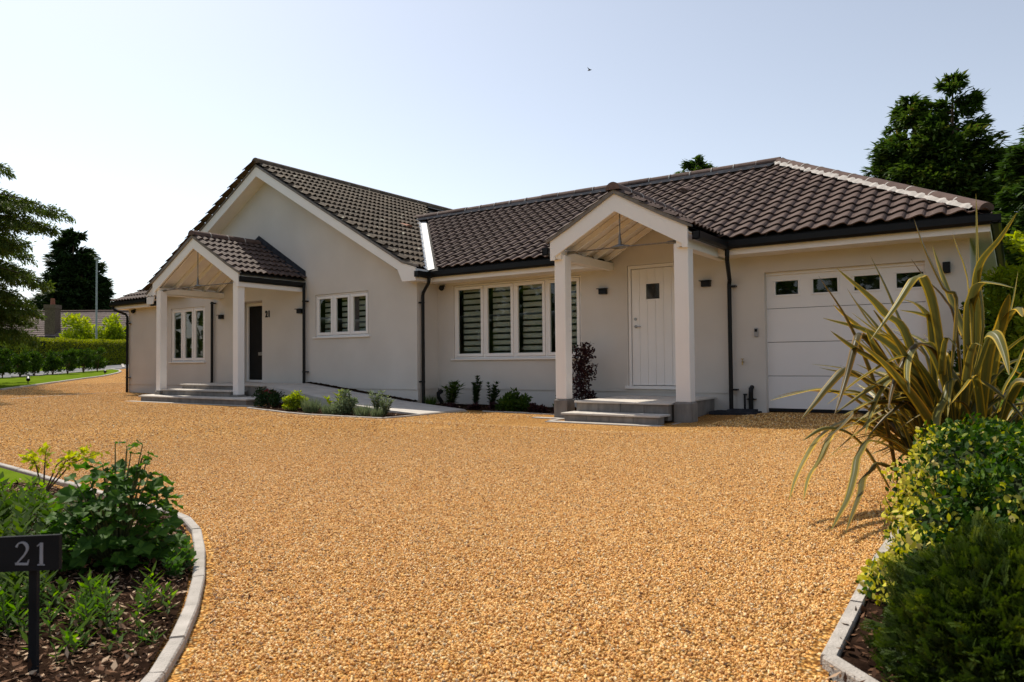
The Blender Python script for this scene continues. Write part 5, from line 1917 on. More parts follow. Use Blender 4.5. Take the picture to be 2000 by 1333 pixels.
for (tx, ty, tzp) in tips:
    q_ = 1.0 if (tx, ty, tzp) in FAR_TIPS else .84
    tx, ty = TX + (tx - TX) * q_, TY + (ty - TY) * (min(1.0, q_ + .1))
    z0 = tzp + .35 + rg.uniform(-.2, .3)
    p0 = np.array([TX, TY, z0])
    p2 = np.array([tx, ty, tzp])
    p1 = (p0 + p2) / 2 + np.array([0, 0, .45])
    m.tube([tuple(p0), tuple((p0 + p1) / 2 + np.array([0, 0, .12])), tuple(p1), tuple((p1 + p2) / 2 + np.array([0, 0, .08])), tuple(p2)], [.07, .05, .032, .018, .004], 6)
    d = p2 - p0
    ln = np.linalg.norm(d)
    d /= ln
    sd = np.cross(d, [0, 0, 1.0])
    k = int(150 * ln)
    t_ = .25 + .78 * rg.random(k)
    cc = ((1 - t_) ** 2)[:, None] * p0 + (2 * t_ * (1 - t_))[:, None] * (p1 + np.array([0, 0, .12])) + (t_ ** 2)[:, None] * p2
    cs.append(cc + rg.normal(0, .05, (k, 3)))
    ds.append(np.tile(d * .9 + np.array([0, 0, .1]), (k, 1)) + rg.normal(0, .45, (k, 3)))
    sh.append(.2 + .6 * rg.random(k))
    for j in range(int(30 * ln / 4)):
        t = .22 + .78 * (j + rg.random()) / int(30 * ln / 4)
        c = (1 - t) ** 2 * p0 + 2 * t * (1 - t) * (p1 + np.array([0, 0, .0])) + t * t * p2
        side = rg.choice([-1, 1])
        l2 = (1.35 * (1 - t) + .35) * rg.uniform(.5, 1.1)
        dd = unit((sd * side * .8 + d * .75).reshape(1, 3))[0]
        k = int(110 * l2 + 12)
        s = rg.random(k) ** .8
        pts = c + dd * (l2 * s)[:, None] + rg.normal(0, .045, (k, 3)) * np.array([1, 1, .45]) + np.array([0, 0, -1]) * (.34 * l2 * s ** 2)[:, None]
        pts[:, 2] -= np.abs(rg.normal(0, .085, k))
        cs.append(pts)
        ds.append(np.tile(dd * .6 + np.array([0, 0, -.85]), (k, 1)) + rg.normal(0, .35, (k, 3)))
        sh.append(np.clip(.1 + .5 * rg.random(k) + .25 * s * rg.random(k), 0, 1))
m.build("trunk", M_TRUNK, T)
C = np.concatenate(cs); Dv = np.concatenate(ds); S_ = np.concatenate(sh)
nn = len(C)
V = leaf_quads(C, Dv, rand_dirs(nn), .125 * rg.uniform(.6, 1.5, nn), .036 * rg.uniform(.7, 1.3, nn))
quads_mesh("crown", V, nn, S_, M_CEDAR, T)


# clipped hedge
def hedge(name, path, h, th, label, mat, n, leaf, lw, cat="hedge", zf=None):
    T = empty(name, (*path[0], tzf(*path[0])))
    tag(T, label, cat)
    P = [np.array(p, float) for p in path]
    seg = [np.linalg.norm(P[i + 1] - P[i]) for i in range(len(P) - 1)]
    tot = sum(seg)
    cs, nrm = [], []
    core = MB()
    for i in range(len(P) - 1):
        a, b_ = P[i], P[i + 1]
        d = (b_ - a) / seg[i]
        sd = np.array([-d[1], d[0]])
        k = int(n * seg[i] / tot)
        t = RNG.random(k)
        # perimeter position: front face, top, rounded shoulders
        per = RNG.random(k) * (2 * h + th)
        hh = np.where(per < h, per, np.where(per < h + th, h, 2 * h + th - per))
        off = np.where(per < h, -th / 2, np.where(per < h + th, per - h - th / 2, th / 2))
        rnd = .22
        e = np.abs(off) - (th / 2 - rnd)
        f = hh - (h - rnd)
        corner = (e > 0) & (f > 0)
        ang = np.arctan2(np.maximum(f, 0), np.maximum(e, 1e-3))
        off = np.where(corner, np.sign(off) * (th / 2 - rnd + rnd * np.cos(ang)), off)
        hh = np.where(corner, h - rnd + rnd * np.sin(ang), hh)
        xy = a + (b_ - a) * t[:, None] + sd * off[:, None]
        w = .05 * np.sin(xy[:, 0] * 1.3) + .04 * np.sin(xy[:, 1] * 2.1 + 1)
        z = tz(xy[:, 0], xy[:, 1]) + hh * (1 + w * .4) + RNG.normal(0, .025, k)
        cs.append(np.stack([xy[:, 0] + RNG.normal(0, .03, k), xy[:, 1] + RNG.normal(0, .03, k), z], 1))
        nv = np.stack([sd[0] * np.sign(off), sd[1] * np.sign(off), np.zeros(k)], 1) * (per < h)[:, None] + np.array([0, 0, 1.0]) * ((per >= h))[:, None]
        nv = nv + np.array([0, 0, .6])
        nrm.append(nv)
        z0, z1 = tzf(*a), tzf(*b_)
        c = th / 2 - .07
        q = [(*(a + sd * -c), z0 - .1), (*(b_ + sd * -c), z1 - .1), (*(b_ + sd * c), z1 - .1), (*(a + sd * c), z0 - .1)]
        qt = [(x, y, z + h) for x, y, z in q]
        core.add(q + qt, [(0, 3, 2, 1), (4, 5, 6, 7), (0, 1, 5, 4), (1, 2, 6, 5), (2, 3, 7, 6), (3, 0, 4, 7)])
    C = np.concatenate(cs); NV = np.concatenate(nrm)
    k = len(C)
    V = leaf_quads(C, unit(NV) * .8 + rand_dirs(k) * .8, rand_dirs(k) + NV, leaf * RNG.uniform(.6, 1.3, k), lw * RNG.uniform(.7, 1.3, k))
    patch = .5 + .5 * np.sin(C[:, 0] * .9 + 3 * np.sin(C[:, 1] * .7)) * np.sin(C[:, 2] * 5)
    quads_mesh("foliage", V, k, np.clip(.15 + .55 * RNG.random(k) + .2 * patch, 0, 1), mat, T)
    core.build("branches", M_DARKCORE, T)
    return T


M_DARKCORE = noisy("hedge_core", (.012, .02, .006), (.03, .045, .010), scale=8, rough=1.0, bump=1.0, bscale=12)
hedge("clipped_hedge", [(-53.5, 13.5), (-50.2, 18.4), (-51.6, 21.0), (-54.2, 24.5), (-56.8, 28.0), (-60.2, 32.5)], 1.80, 1.6,
      "long clipped yellow green hedge beyond the road at left", M_HEDGE, 42000, .11, .05)

# row of young laurels on the far lawn
plants = [(-35.02, 13.17), (-34.57, 13.53), (-36.49, 14.98), (-37.19, 16.05), (-37.34, 16.77), (-39.0, 18.27), (-40.1, 19.49)]
pxs = [3, 33, 65, 99, 130, 162, 191]
desc = ["leftmost of the young shrubs, cut by the left edge", "second young shrub from the left edge", "third young shrub from the left edge",
        "fourth young shrub, middle of the row", "third young shrub from the right end of the row", "second young shrub from the right end of the row",
        "last young shrub of the row, in front of the lamp post"]
for i, (x, y) in enumerate(plants):
    if i == 0: x, y = -34.6, 13.0
    if i == 1: x, y = -35.2, 13.9
    z = tzf(x, y)
    T = empty("young_shrub", (x, y, z))
    tag(T, desc[i], "shrub", "young laurel shrubs in a row on the far lawn")
    hgt = RNG.uniform(1.05, 1.25)
    m = MB()
    cl, rl = [], []
    for s in range(6):
        a = RNG.uniform(0, 6.28)
        e = (x + math.cos(a) * .16, y + math.sin(a) * .16, z + hgt * RNG.uniform(.55, .9))
        m.tube([(x, y, z - .05), ((x + e[0]) / 2, (y + e[1]) / 2, z + hgt * .35), e], [.016, .012, .006], 5)
    for s in range(34):
        a = RNG.uniform(0, 6.28)
        q = RNG.random()
        rad = .40 * (1 - abs(q - .45) * .7) * RNG.random() ** .5
        cl.append((x + math.cos(a) * rad, y + math.sin(a) * rad, z + .20 + (hgt - .28) * q))
        rl.append(.13)
    m.build("stem", M_TWIG, T)
    V, sh_ = clump_crown(1500, cl, rl, .12, .05, up=.7, out=.5)
    quads_mesh("foliage", V, 1500, sh_, M_LAUREL, T, verts_per=6)


def bush(name, c, r, label, mat, n, leaf, lw, clumps=40, cat="shrub", up=.3, z0=None, flat=.9, stem=True, clr=.35, group=None, hollow=.5):
    """rounded bush; c = base point on the ground, r = (rx, ry, height)"""
    x, y = c[0], c[1]
    z = c[2] if len(c) > 2 else tzf(x, y)
    T = empty(name, (x, y, z))
    tag(T, label, cat, group)
    cl, rl = [], []
    for i in range(clumps):
        d = rand_dirs(1)[0]
        d[2] = abs(d[2]) * 1.0
        q = RNG.uniform(hollow, 1.0)
        cl.append((x + d[0] * r[0] * q * (1 - clr * .5), y + d[1] * r[1] * q * (1 - clr * .5), z + r[2] * (.10 + .80 * d[2] * q)))
        rl.append(min(r) * clr * RNG.uniform(.7, 1.2))
    V, sh_ = clump_crown(n, cl, rl, leaf, lw, up=up, flat=flat, shell=.35)
    lo = z + .005
    quads_mesh("foliage", V, n, sh_, mat, T, verts_per=6)
    if stem:
        m = MB()
        for s in range(7):
            a = s * .9
            e = cl[s * len(cl) // 7]
            m.tube([(x, y, z - .03), ((x + e[0]) / 2, (y + e[1]) / 2, z + r[2] * .3), e], [.012 * max(1, r[2]), .009 * max(1, r[2]), .004], 5)
        m.build("stem", M_TWIG, T)
    return T


# bright shrubs beyond the hedge
bush("yellow_shrub", (-66.4, 30.7, .9), (2.7, 2.0, 4.4), "rounded yellow green shrub beyond the hedge left of the lamp post", M_YELLOW, 8000, .30, .15, clumps=60)
bush("yellow_shrub", (-63.9, 32.0, .9), (2.0, 1.8, 4.9), "taller bright green shrub beyond the hedge right of the lamp post", M_YELLOW, 5000, .28, .14, clumps=40)
bush("brown_shrub", (-63.0, 34.0, .9), (1.5, 1.5, 4.3), "brownish shrub beyond the hedge close to the house corner", M_RUSTLEAF if "M_RUSTLEAF" in globals() else M_LAUREL, 2600, .28, .14, clumps=30)
bush("pale_shrub", (-33.5, 14.4, .2), (.5, .5, .5), "low pale shrub under the cedar at the lawn edge", M_GREYLEAF, 500, .10, .04, clumps=12) if False else None

# shrubs at the right, beside the garage end wall
bush("yellow_shrub", (.35, 12.6, 0), (.95, .9, 3.05), "bright yellow green shrub beside the garage end wall", M_YELLOW, 17000, .085, .042, clumps=130, clr=.22)
bush("dark_shrub", (.7, 10.2, 0), (.8, .8, 1.55), "dark leafy shrub behind the strappy plant at the right edge", M_LAUREL, 8000, .085, .042, clumps=80, clr=.25)
bush("climbing_shrub", (-.52, 11.35, 0), (.26, .22, 1.75), "thin small leaved climber below the upright wall light", M_LAUREL, 1500, .055, .03, clumps=40, clr=.30)
bush("dark_shrub", (1.9, 16.5, 0), (1.6, 1.6, 5.4), "dark evergreen mass behind the garage at the right edge", M_DARKLEAF, 14000, .16, .07, clumps=120, clr=.22)

# ---- beds in front of the house
def fan_plant(name, x, y, h, w, label, mat, stems=5, rosettes=9, leaf=.12, lw=.035, cat="plant", bend=.35, stem_mat=None, z=None):
    z = tzf(x, y) if z is None else z
    T = empty(name, (x, y, z))
    tag(T, label, cat)
    m = MB()
    C_, D_, S_ = [], [], []
    for s in range(stems):
        a = RNG.uniform(0, 6.28) if s else 0.5
        l = w * .5 * RNG.uniform(.2, 1.0)
        hh = h * RNG.uniform(.6, 1.0) if s else h * .98
        e = np.array([x + math.cos(a) * l, y + math.sin(a) * l, z + hh * .93])
        b0 = np.array([x, y, z - .02])
        mid = (b0 * .6 + e * .4) + np.array([0, 0, hh * .12])
        m.tube([tuple(b0), tuple(mid), tuple(e)], [.008, .006, .003], 5)
        for r_ in range(rosettes):
            t = .18 + .82 * (r_ + .5) / rosettes
            c = (1 - t) ** 2 * b0 + 2 * t * (1 - t) * mid + t * t * e
            k = 7
            for q in range(k):
                aa = q * 6.28 / k + r_ * .7
                dv = np.array([math.cos(aa), math.sin(aa), bend + .5 * t + RNG.uniform(-.3, .3)])
                C_.append(c + RNG.normal(0, .004, 3)); D_.append(dv); S_.append(RNG.random() * .7 + .3 * t * RNG.random())
    m.build("stem", stem_mat or M_STEM, T)
    C_ = np.array(C_); D_ = np.array(D_)
    k = len(C_)
    V = leaf_quads(C_, D_, np.tile([0, 0, 1.0], (k, 1)) + rand_dirs(k) * .3, leaf * RNG.uniform(.6, 1.2, k), lw * RNG.uniform(.8, 1.2, k))
    quads_mesh("foliage", V, k, np.clip(S_, 0, 1), mat, T)
    return T


def tuft(name, x, y, h, w, label, mat, n=260, cat="plant", lw=.006, lean=.5):
    z = tzf(x, y)
    T_ = None
    a = RNG.uniform(0, 6.28, n)
    r_ = w * .28 * np.sqrt(RNG.random(n))
    C = np.stack([x + np.cos(a) * r_, y + np.sin(a) * r_, np.full(n, z)], 1)
    D_ = np.stack([np.cos(a) * lean * RNG.random(n), np.sin(a) * lean * RNG.random(n), np.ones(n)], 1) + RNG.normal(0, .12, (n, 3))
    V = leaf_quads(C, D_, rand_dirs(n), h * RNG.uniform(.55, 1.1, n), np.full(n, lw) * RNG.uniform(.8, 1.4, n))
    o = quads_mesh(name, V, n, np.clip(RNG.random(n), 0, 1), mat, None, org=(x, y, z))
    tag(o, label, cat)
    return o


# narrow bed beside the left porch
bush("acer", (-12.62, 9.52), (.20, .20, .38), "small dark red leaved shrub beside the right column of the left porch", M_RED, 700, .05, .022, clumps=18)
bush("mound_shrub", (-11.75, 8.90), (.33, .28, .46), "dark green mounded shrub right of the small red shrub", M_DARKLEAF, 1500, .05, .024, clumps=26)
bush("mound_shrub", (-10.95, 8.85), (.30, .26, .40), "yellow tipped mounded shrub in the middle of the narrow bed", M_YELLOW, 1300, .05, .026, clumps=24)
tuft("lavender", -10.35, 8.72, .30, .42, "soft grey green lavender tuft right of the yellow tipped shrub", M_GREYLEAF, 520)
fan_plant("perennial", -10.05, 9.05, .42, .45, "light green broad leaved plant leaning towards the pale path", M_YELLOW, stems=4, rosettes=4, leaf=.13, lw=.06)
tuft("lavender", -9.85, 8.70, .22, .40, "low green lavender tuft in the middle of the narrow bed", M_GREYLEAF, 420)
bush("variegated_shrub", (-9.55, 8.78), (.28, .22, .48), "bushy pale edged green shrub near the middle of the narrow bed", M_GREYLEAF, 1100, .055, .028, clumps=22)
tuft("lavender", -9.0, 8.66, .22, .38, "low lavender tuft beside a small white plant label", M_GREYLEAF, 420)
fan_plant("perennial", -8.95, 8.95, .45, .42, "loose upright plant with narrow grey green leaves near the bed end", M_GREYLEAF, stems=8, rosettes=6, leaf=.09, lw=.025)
fan_plant("perennial", -8.62, 8.80, .38, .40, "grey green feathery plant at the pointed end of the narrow bed", M_GREYLEAF, stems=9, rosettes=6, leaf=.08, lw=.022)
tuft("lavender", -8.62, 8.62, .18, .30, "low tuft at the right end of the narrow bed", M_GREYLEAF, 320)
o = MB().box(-9.02, -8.99, 8.60, 8.602, -.06, .05).build("plant_label", M_UPVC, org=(-9.0, 8.6, -.06))
o.rotation_euler = (0, R(38), 0)
tag(o, "small white plastic plant label stuck in the narrow bed", "label")
# bed under the wide window
fan_plant("fatsia", -9.15, 11.15, .52, .60, "broad fingered evergreen plant nearest the downpipe", M_LAUREL, stems=9, rosettes=5, leaf=.15, lw=.048, bend=.05)
tuft("grass_tuft", -9.55, 11.05, .25, .3, "small fine leaved tuft left of the fingered evergreen", M_LAUREL, 260)
fan_plant("shrub", -8.55, 11.20, .64, .25, "upright dark leaved two stemmed shrub under the wide window", M_DARKLEAF, stems=6, rosettes=12, leaf=.085, lw=.042, stem_mat=M_TWIG)
fan_plant("shrub", -8.22, 11.22, .52, .35, "slender bare stemmed shrub with leafy tips under the wide window", M_DARKLEAF, stems=6, rosettes=7, leaf=.085, lw=.042, stem_mat=M_TWIG)
bush("mound_shrub", (-7.42, 10.85), (.36, .28, .36), "rounded bright green shrub below the wide window", M_LAUREL, 2200, .065, .03, clumps=30)
bush("mound_shrub", (-6.52, 11.0), (.14, .14, .38), "small green shrub just left of the right porch column", M_LAUREL, 420, .05, .026, clumps=12)
for k_, (x, y, s_) in enumerate([(-8.9, 10.85, .12), (-8.3, 10.82, .11), (-7.95, 10.95, .13), (-6.95, 10.80, .13), (-6.75, 10.72, .12), (-6.4, 10.72, .13)]):
    bush("heuchera", (x, y), (s_, s_, s_ * 1.0), ["low purple leaved plant nearest the path end", "second low purple plant from the path end", "low purple plant left of the round green shrub",
         "low purple plant right of the round green shrub", "fifth low purple plant from the path end", "low purple plant nearest the right porch column"][k_], M_PURPLE, 220, .05, .035, clumps=9, cat="plant", stem=False, group="low purple plants in the bed under the wide window")
# purple shrub by the right porch
T = empty("purple_shrub", (-6.22, 11.2, -.05))
tag(T, "tall purple leaved shrub between the wide window and the white door", "shrub")
m = MB()
cl, rl = [], []
for i in range(44):
    q = (i + .5) / 44
    a_ = RNG.uniform(0, 6.28)
    rr_ = (.29 * (1 - .45 * q)) * RNG.random() ** .5
    cl.append((-6.20 + math.cos(a_) * rr_ + .06 * q * math.cos(i), 11.2 + math.sin(a_) * rr_ * .7, .12 + .96 * q))
    rl.append(.10)
    if i % 4 == 0:
        m.tube([(-6.22, 11.2, -.08), (-6.22 + math.cos(a_) * rr_ * .5, 11.2, .3 * q), cl[-1]], [.010, .007, .003], 5)
m.build("stem", M_TWIG, T)
V, sh_ = clump_crown(1250, cl, rl, .062, .036, up=.2, out=.6, shell=.2)
quads_mesh("foliage", V, 1250, sh_, M_PURPLE, T, verts_per=6)

# ================================================================== FRONT LEFT BED
# bark mulch chips
def chips(name, poly, n, label, smin=.005, smax=.020, mat=None, extra=None):
    xs_ = [p[0] for p in poly]; ys_ = [p[1] for p in poly]
    x = RNG.uniform(min(xs_), max(xs_), n * 3); y = RNG.uniform(min(ys_), max(ys_), n * 3)
    k = in_poly(x, y, poly)
    if extra is not None: k &= extra(x, y)
    x, y = x[k][:n], y[k][:n]
    n = len(x)
    z = tz(x, y) + .014 + RNG.uniform(0, .022, n)
    D_ = rand_dirs(n) * np.array([1, 1, .5])
    L_ = (smin + (smax - smin) * RNG.random(n) ** 2) * 1.8
    V = leaf_quads(np.stack([x, y, z], 1), D_, rand_dirs(n) * .5 + np.array([0, 0, 1]), L_, L_ * RNG.uniform(.2, .55, n), fold=-.1)
    o = quads_mesh(name, V, n, RNG.random(n), mat or M_BARK, None, org=(poly[0][0], poly[0][1], 0))
    tag(o, label, "mulch", kind="stuff")
    return o


M_BARKCH = leafy("bark_chip", [(0, (.020, .009, .005)), (.45, (.085, .038, .018)), (.8, (.19, .10, .055)), (1, (.50, .36, .24))], trans=.0, rough=.85)
chips("bark_mulch", BED_L, 30000, "dark bark mulch covering the front left bed", mat=M_BARKCH, extra=lambda x, y: (x > -7) & (y > .3))
chips("bark_mulch", [(-.43, 2.05), (-.46, 4.6), (1.2, 4.6), (1.2, 1.0), (.2, 1.2)], 8000, "bark and dry leaf mulch in the front right bed", mat=M_BARKCH, smax=.03)
chips("bark_mulch", BED_W, 3000, "dark bark mulch in the bed under the wide window", mat=M_BARKCH)
chips("bark_mulch", BED_P, 2500, "dark bark mulch in the narrow bed by the left porch", mat=M_BARKCH)

# large lobed plant: each leaf its own object
def lobed_mesh(name, lobes=7):
    vs = [(0, 0, 0)]
    pts = []
    for i in range(lobes * 2 + 1):
        a = math.pi * (-.42 + 1.84 * i / (lobes * 2)) - math.pi * .42
        a = R(-65) + R(310) * i / (lobes * 2)
        rr_ = 1.0 if i % 2 else .80
        rr_ *= .62 + .38 * math.sin((a - R(-65)) / R(310) * math.pi)
        pts.append((rr_ * math.cos(a) * .55, .42 + rr_ * math.sin(a) * .55, .10 * math.cos(i * 1.7) + .06 * rr_))
    vs = [(0, .36, -.05)] + pts
    n = len(pts)
    fs = [(0, i, i + 1) for i in range(1, n)]
    vs.append((0, -.02, 0)); fs += [(0, n, n + 1), (0, n + 1, 1)]
    me = bpy.data.meshes.new(name)
    me.from_pydata(vs, [], fs)
    me.shade_smooth()
    me.materials.append(M_BIGLEAF)
    at = me.attributes.new("shade", 'FLOAT', 'FACE')
    at.data.foreach_set("value", [RNG.uniform(.25, .95) for _ in fs])
    return me


LM = [lobed_mesh("leaf_%d" % i, l) for i, l in enumerate((6, 7, 8))]
T = empty("lobed_plant", (-3.03, 1.55, 0.0))
tag(T, "large mounded plant with lobed dark green leaves in the front left bed", "plant")
m = MB()
for i in range(290):
    d = rand_dirs(1)[0]
    d[2] = abs(d[2])
    q = RNG.uniform(.55, 1.0)
    top = i < 9
    hx, hy, hz = .215 * d[0] * q, .215 * d[1] * q, .05 + .40 * (d[2] ** .7) * q
    if i % 5 == 0: hz *= .4
    if top:
        hx, hy, hz = .03 + RNG.normal(0, .035), .06 + RNG.normal(0, .03), .42 + .09 * (i / 9)
    p = Vector((-3.03 + hx, 1.55 + hy, hz))
    out = Vector((hx, hy, .12)).normalized()
    s = RNG.uniform(.055, .095) if not top else RNG.uniform(.035, .06)
    nrm = (out * .55 + Vector((RNG.normal(0, .35), RNG.normal(0, .35), .8))).normalized()
    yv = (out - nrm * out.dot(nrm) + Vector((RNG.normal(0, .2), RNG.normal(0, .2), 0))).normalized()
    yv = (yv - nrm * yv.dot(nrm)).normalized()
    xv = yv.cross(nrm)
    M = Matrix((xv * s, yv * s, nrm * s)).transposed().to_4x4()
    o = bpy.data.objects.new("leaf", LM[i % 3])
    COL.objects.link(o)
    o.parent = T
    o.matrix_local = Matrix.Translation(p - worg(T)) @ M
    if i % 3 == 0 or top:
        b0 = Vector((-3.03 + hx * .15, 1.55 + hy * .15, 0))
        m.tube([tuple(b0), tuple((b0 + p) / 2 + Vector((0, 0, .04))), tuple(p)], [.005, .004, .002], 5)
m.build("stem", M_STEM, T)

# other plants of the front left bed
def perennial_clump(x, y, r_, h, n, label, mat=M_LANCE, leaf=.05, lw=.012, name="perennial", up=.8, cat="plant"):
    T = empty(name, (x, y, tzf(x, y)))
    tag(T, label, cat)
    m = MB()
    C_, D_, S_ = [], [], []
    for i in range(n):
        a = RNG.uniform(0, 6.28); q = r_ * math.sqrt(RNG.random())
        bx_, by_ = x + math.cos(a) * q, y + math.sin(a) * q
        hh = h * RNG.uniform(.45, 1.0) * (1 - .35 * q / r_)
        ex, ey = bx_ + math.cos(a) * hh * .25, by_ + math.sin(a) * hh * .25
        m.tube([(bx_, by_, 0), ((bx_ + ex) / 2, (by_ + ey) / 2, hh * .55), (ex, ey, hh)], [.003, .0025, .001], 4)
        k = max(5, int(hh / .008))
        for j in range(k):
            t = (j + 1) / k
            aa = j * 2.4
            C_.append((bx_ + (ex - bx_) * t, by_ + (ey - by_) * t, hh * t * .98))
            D_.append((math.cos(aa), math.sin(aa), up * (.3 + t)))
            S_.append(min(1, .25 + .5 * t * RNG.random() + .25 * RNG.random()))
    m.build("stem", M_STEM, T)
    C_, D_ = np.array(C_), np.array(D_)
    k = len(C_)
    V = leaf_quads(C_, D_, np.tile([0, 0, 1.0], (k, 1)) + rand_dirs(k) * .3, leaf * RNG.uniform(.5, 1.2, k), lw * RNG.uniform(.7, 1.3, k))
    quads_mesh("foliage", V, k, S_, mat, T)
    return T


perennial_clump(-2.38, 1.23, .15, .17, 22, "bright green narrow leaved perennial in front of the lobed plant")
perennial_clump(-2.55, 1.08, .17, .16, 24, "sunlit leafy perennial right of the sign post")
perennial_clump(-2.10, 1.12, .06, .08, 7, "small low seedling on the bark near the curved edging", leaf=.045, lw=.012)
perennial_clump(-2.22, .98, .08, .08, 9, "low green seedling at the front of the left bed", leaf=.05, lw=.014)
perennial_clump(-2.78, 1.00, .20, .22, 30, "dense dark green perennial around the sign post", mat=M_LAUREL, leaf=.06, lw=.022)
perennial_clump(-3.25, 1.12, .22, .26, 34, "dense dark perennial at the left edge behind the sign", mat=M_LAUREL, leaf=.065, lw=.026)
perennial_clump(-3.75, 1.35, .24, .30, 34, "dark leafy perennial at the left edge beyond the sign", mat=M_LAUREL, leaf=.07, lw=.028)
perennial_clump(-4.55, 1.78, .15, .22, 22, "bright green perennial left of the lobed plant at the frame edge", leaf=.06, lw=.022)
perennial_clump(-2.72, 1.655, .035, .17, 6, "small plant with notched pale green leaves against the curved edging", mat=M_BIGLEAF, leaf=.04, lw=.028)
perennial_clump(-2.64, 1.58, .03, .10, 4, "tiny pale green plant beside the curved edging", mat=M_BIGLEAF, leaf=.045, lw=.03)
perennial_clump(-3.02, 1.18, .12, .20, 26, "fine leaved dark shrub at the foot of the lobed plant", mat=M_LAUREL, leaf=.025, lw=.012)
tuft("silver_plant", -4.05, 1.92, .09, .30, "low silvery green plant on the bark behind the lobed plant", M_GREYLEAF, 340, lw=.007, lean=1.2)
tuft("silver_plant", -4.35, 2.02, .07, .24, "small silvery tuft near the straight edging", M_GREYLEAF, 240, lw=.007, lean=1.2)
for k_, (x, y, r_, h_, lb) in enumerate([(-3.05, .78, .20, .22, "dark leafy perennial at the lower left edge below the sign"), (-3.45, 1.0, .20, .27, "dense dark perennial at the left edge level with the sign plate"),
        (-2.62, .88, .14, .14, "low bright perennial to the right of the sign post foot"), (-4.1, 1.62, .20, .24, "dark green perennial between the sign and the sapling"),
        (-3.4, 1.62, .14, .16, "low green perennial left of the lobed plant foot"), (-2.55, .62, .16, .12, "low seedlings at the bottom left corner")]):
    perennial_clump(x, y, r_, h_, 30, lb, mat=M_LANCE if k_ in (2, 5) else M_LAUREL, leaf=.05, lw=.018)
# yellow sapling by the lawn
T = empty("sapling", (-5.05, 2.13, 0))
tag(T, "thin yellow leaved sapling by the small lawn at the left edge", "sapling")
m = MB()
C_, D_, S_ = [], [], []
for e in ((-5.08, 2.16, .30), (-5.20, 2.10, .27), (-4.85, 2.2, .26), (-4.65, 2.28, .28), (-4.72, 2.24, .30)):
    p0, p1 = np.array([-5.05, 2.13, 0]), np.array(e)
    md_ = (p0 + p1) / 2 + np.array([0, 0, .07])
    m.tube([tuple(p0), tuple(md_), tuple(p1)], [.006, .004, .0015], 5)
    for j in range(40):
        t = .5 + .5 * RNG.random()
        C_.append((1 - t) ** 2 * p0 + 2 * t * (1 - t) * md_ + t * t * p1 + RNG.normal(0, .016, 3)); D_.append(rand_dirs(1)[0] + np.array([0, 0, .3])); S_.append(RNG.uniform(.6, 1))
m.build("stem", M_TWIG, T)
C_, D_ = np.array(C_), np.array(D_)
quads_mesh("foliage", leaf_quads(C_, D_, rand_dirs(len(C_)), np.full(len(C_), .040), np.full(len(C_), .024)), len(C_), S_, M_YELLOW, T)

# ================================================================== FRONT RIGHT BED
# strap-leaved plant
T = empty("strap_leaved_plant", (-.25, 4.78, 0))
tag(T, "tall clump of long arching bronze and yellow strap leaves in front of the garage", "plant")
def strap(pts, w, twist=0.0):
    pts = [Vector(p) for p in pts]
    # Catmull-Rom resample
    P = [pts[0] * 2 - pts[1]] + pts + [pts[-1] * 2 - pts[-2]]
    out = []
    for i in range(1, len(P) - 2):
        for q in range(5):
            t = q / 5
            a, b_, c, d = P[i - 1], P[i], P[i + 1], P[i + 2]
            out.append(.5 * ((2 * b_) + (c - a) * t + (2 * a - 5 * b_ + 4 * c - d) * t * t + (3 * b_ - a - 3 * c + d) * t ** 3))
    out.append(pts[-1])
    n = len(out)
    base = out[0]
    vs, fs, sh = [], [], []
    prevs = None
    ph = random.uniform(-.5, .5)
    K = 6
    us = [-1, -.72, -.25, 0, .25, .72, 1]
    for i, p in enumerate(out):
        t = i / (n - 1)
        d = (out[min(i + 1, n - 1)] - out[max(i - 1, 0)]).normalized()
        horiz = Vector((d.x, d.y, 0))
        if prevs is None:
            h0 = Vector((out[-1].x - base.x, out[-1].y - base.y, 0))
            if h0.length < .05: h0 = Vector((1, 0, 0))
            prevs = Vector((-h0.y, h0.x, 0)).normalized()
            prevs = (Matrix.Rotation(ph + twist, 3, 'Z') @ prevs)
        s = (prevs - d * prevs.dot(d)).normalized()
        prevs = s
        nn_ = s.cross(d)
        ww = w * .5 * (min(1, .55 + t * 2.0)) * (max(0.02, 1 - t ** 5) ** .7) * (1 if t < .55 else 1 - (t - .55) * .75)
        for u in us:
            vs.append(p + s * (u * ww) + nn_ * (abs(u) * ww * .42))
    m_ = len(us)
    for i in range(n - 1):
        for k in range(m_ - 1):
            fs.append((i * m_ + k, i * m_ + k + 1, (i + 1) * m_ + k + 1, (i + 1) * m_ + k))
            sh.append((us[k] + us[k + 1]) / 4 + .5)
    me = bpy.data.meshes.new("leaf")
    o_ = worg(T)
    me.from_pydata([tuple(v - o_) for v in vs], [], fs)
    at = me.attributes.new("shade", 'FLOAT', 'FACE')
    at.data.foreach_set("value", sh)
    me.shade_smooth()
    o = link_mesh("leaf", me, M_PHORM, T)
    return o


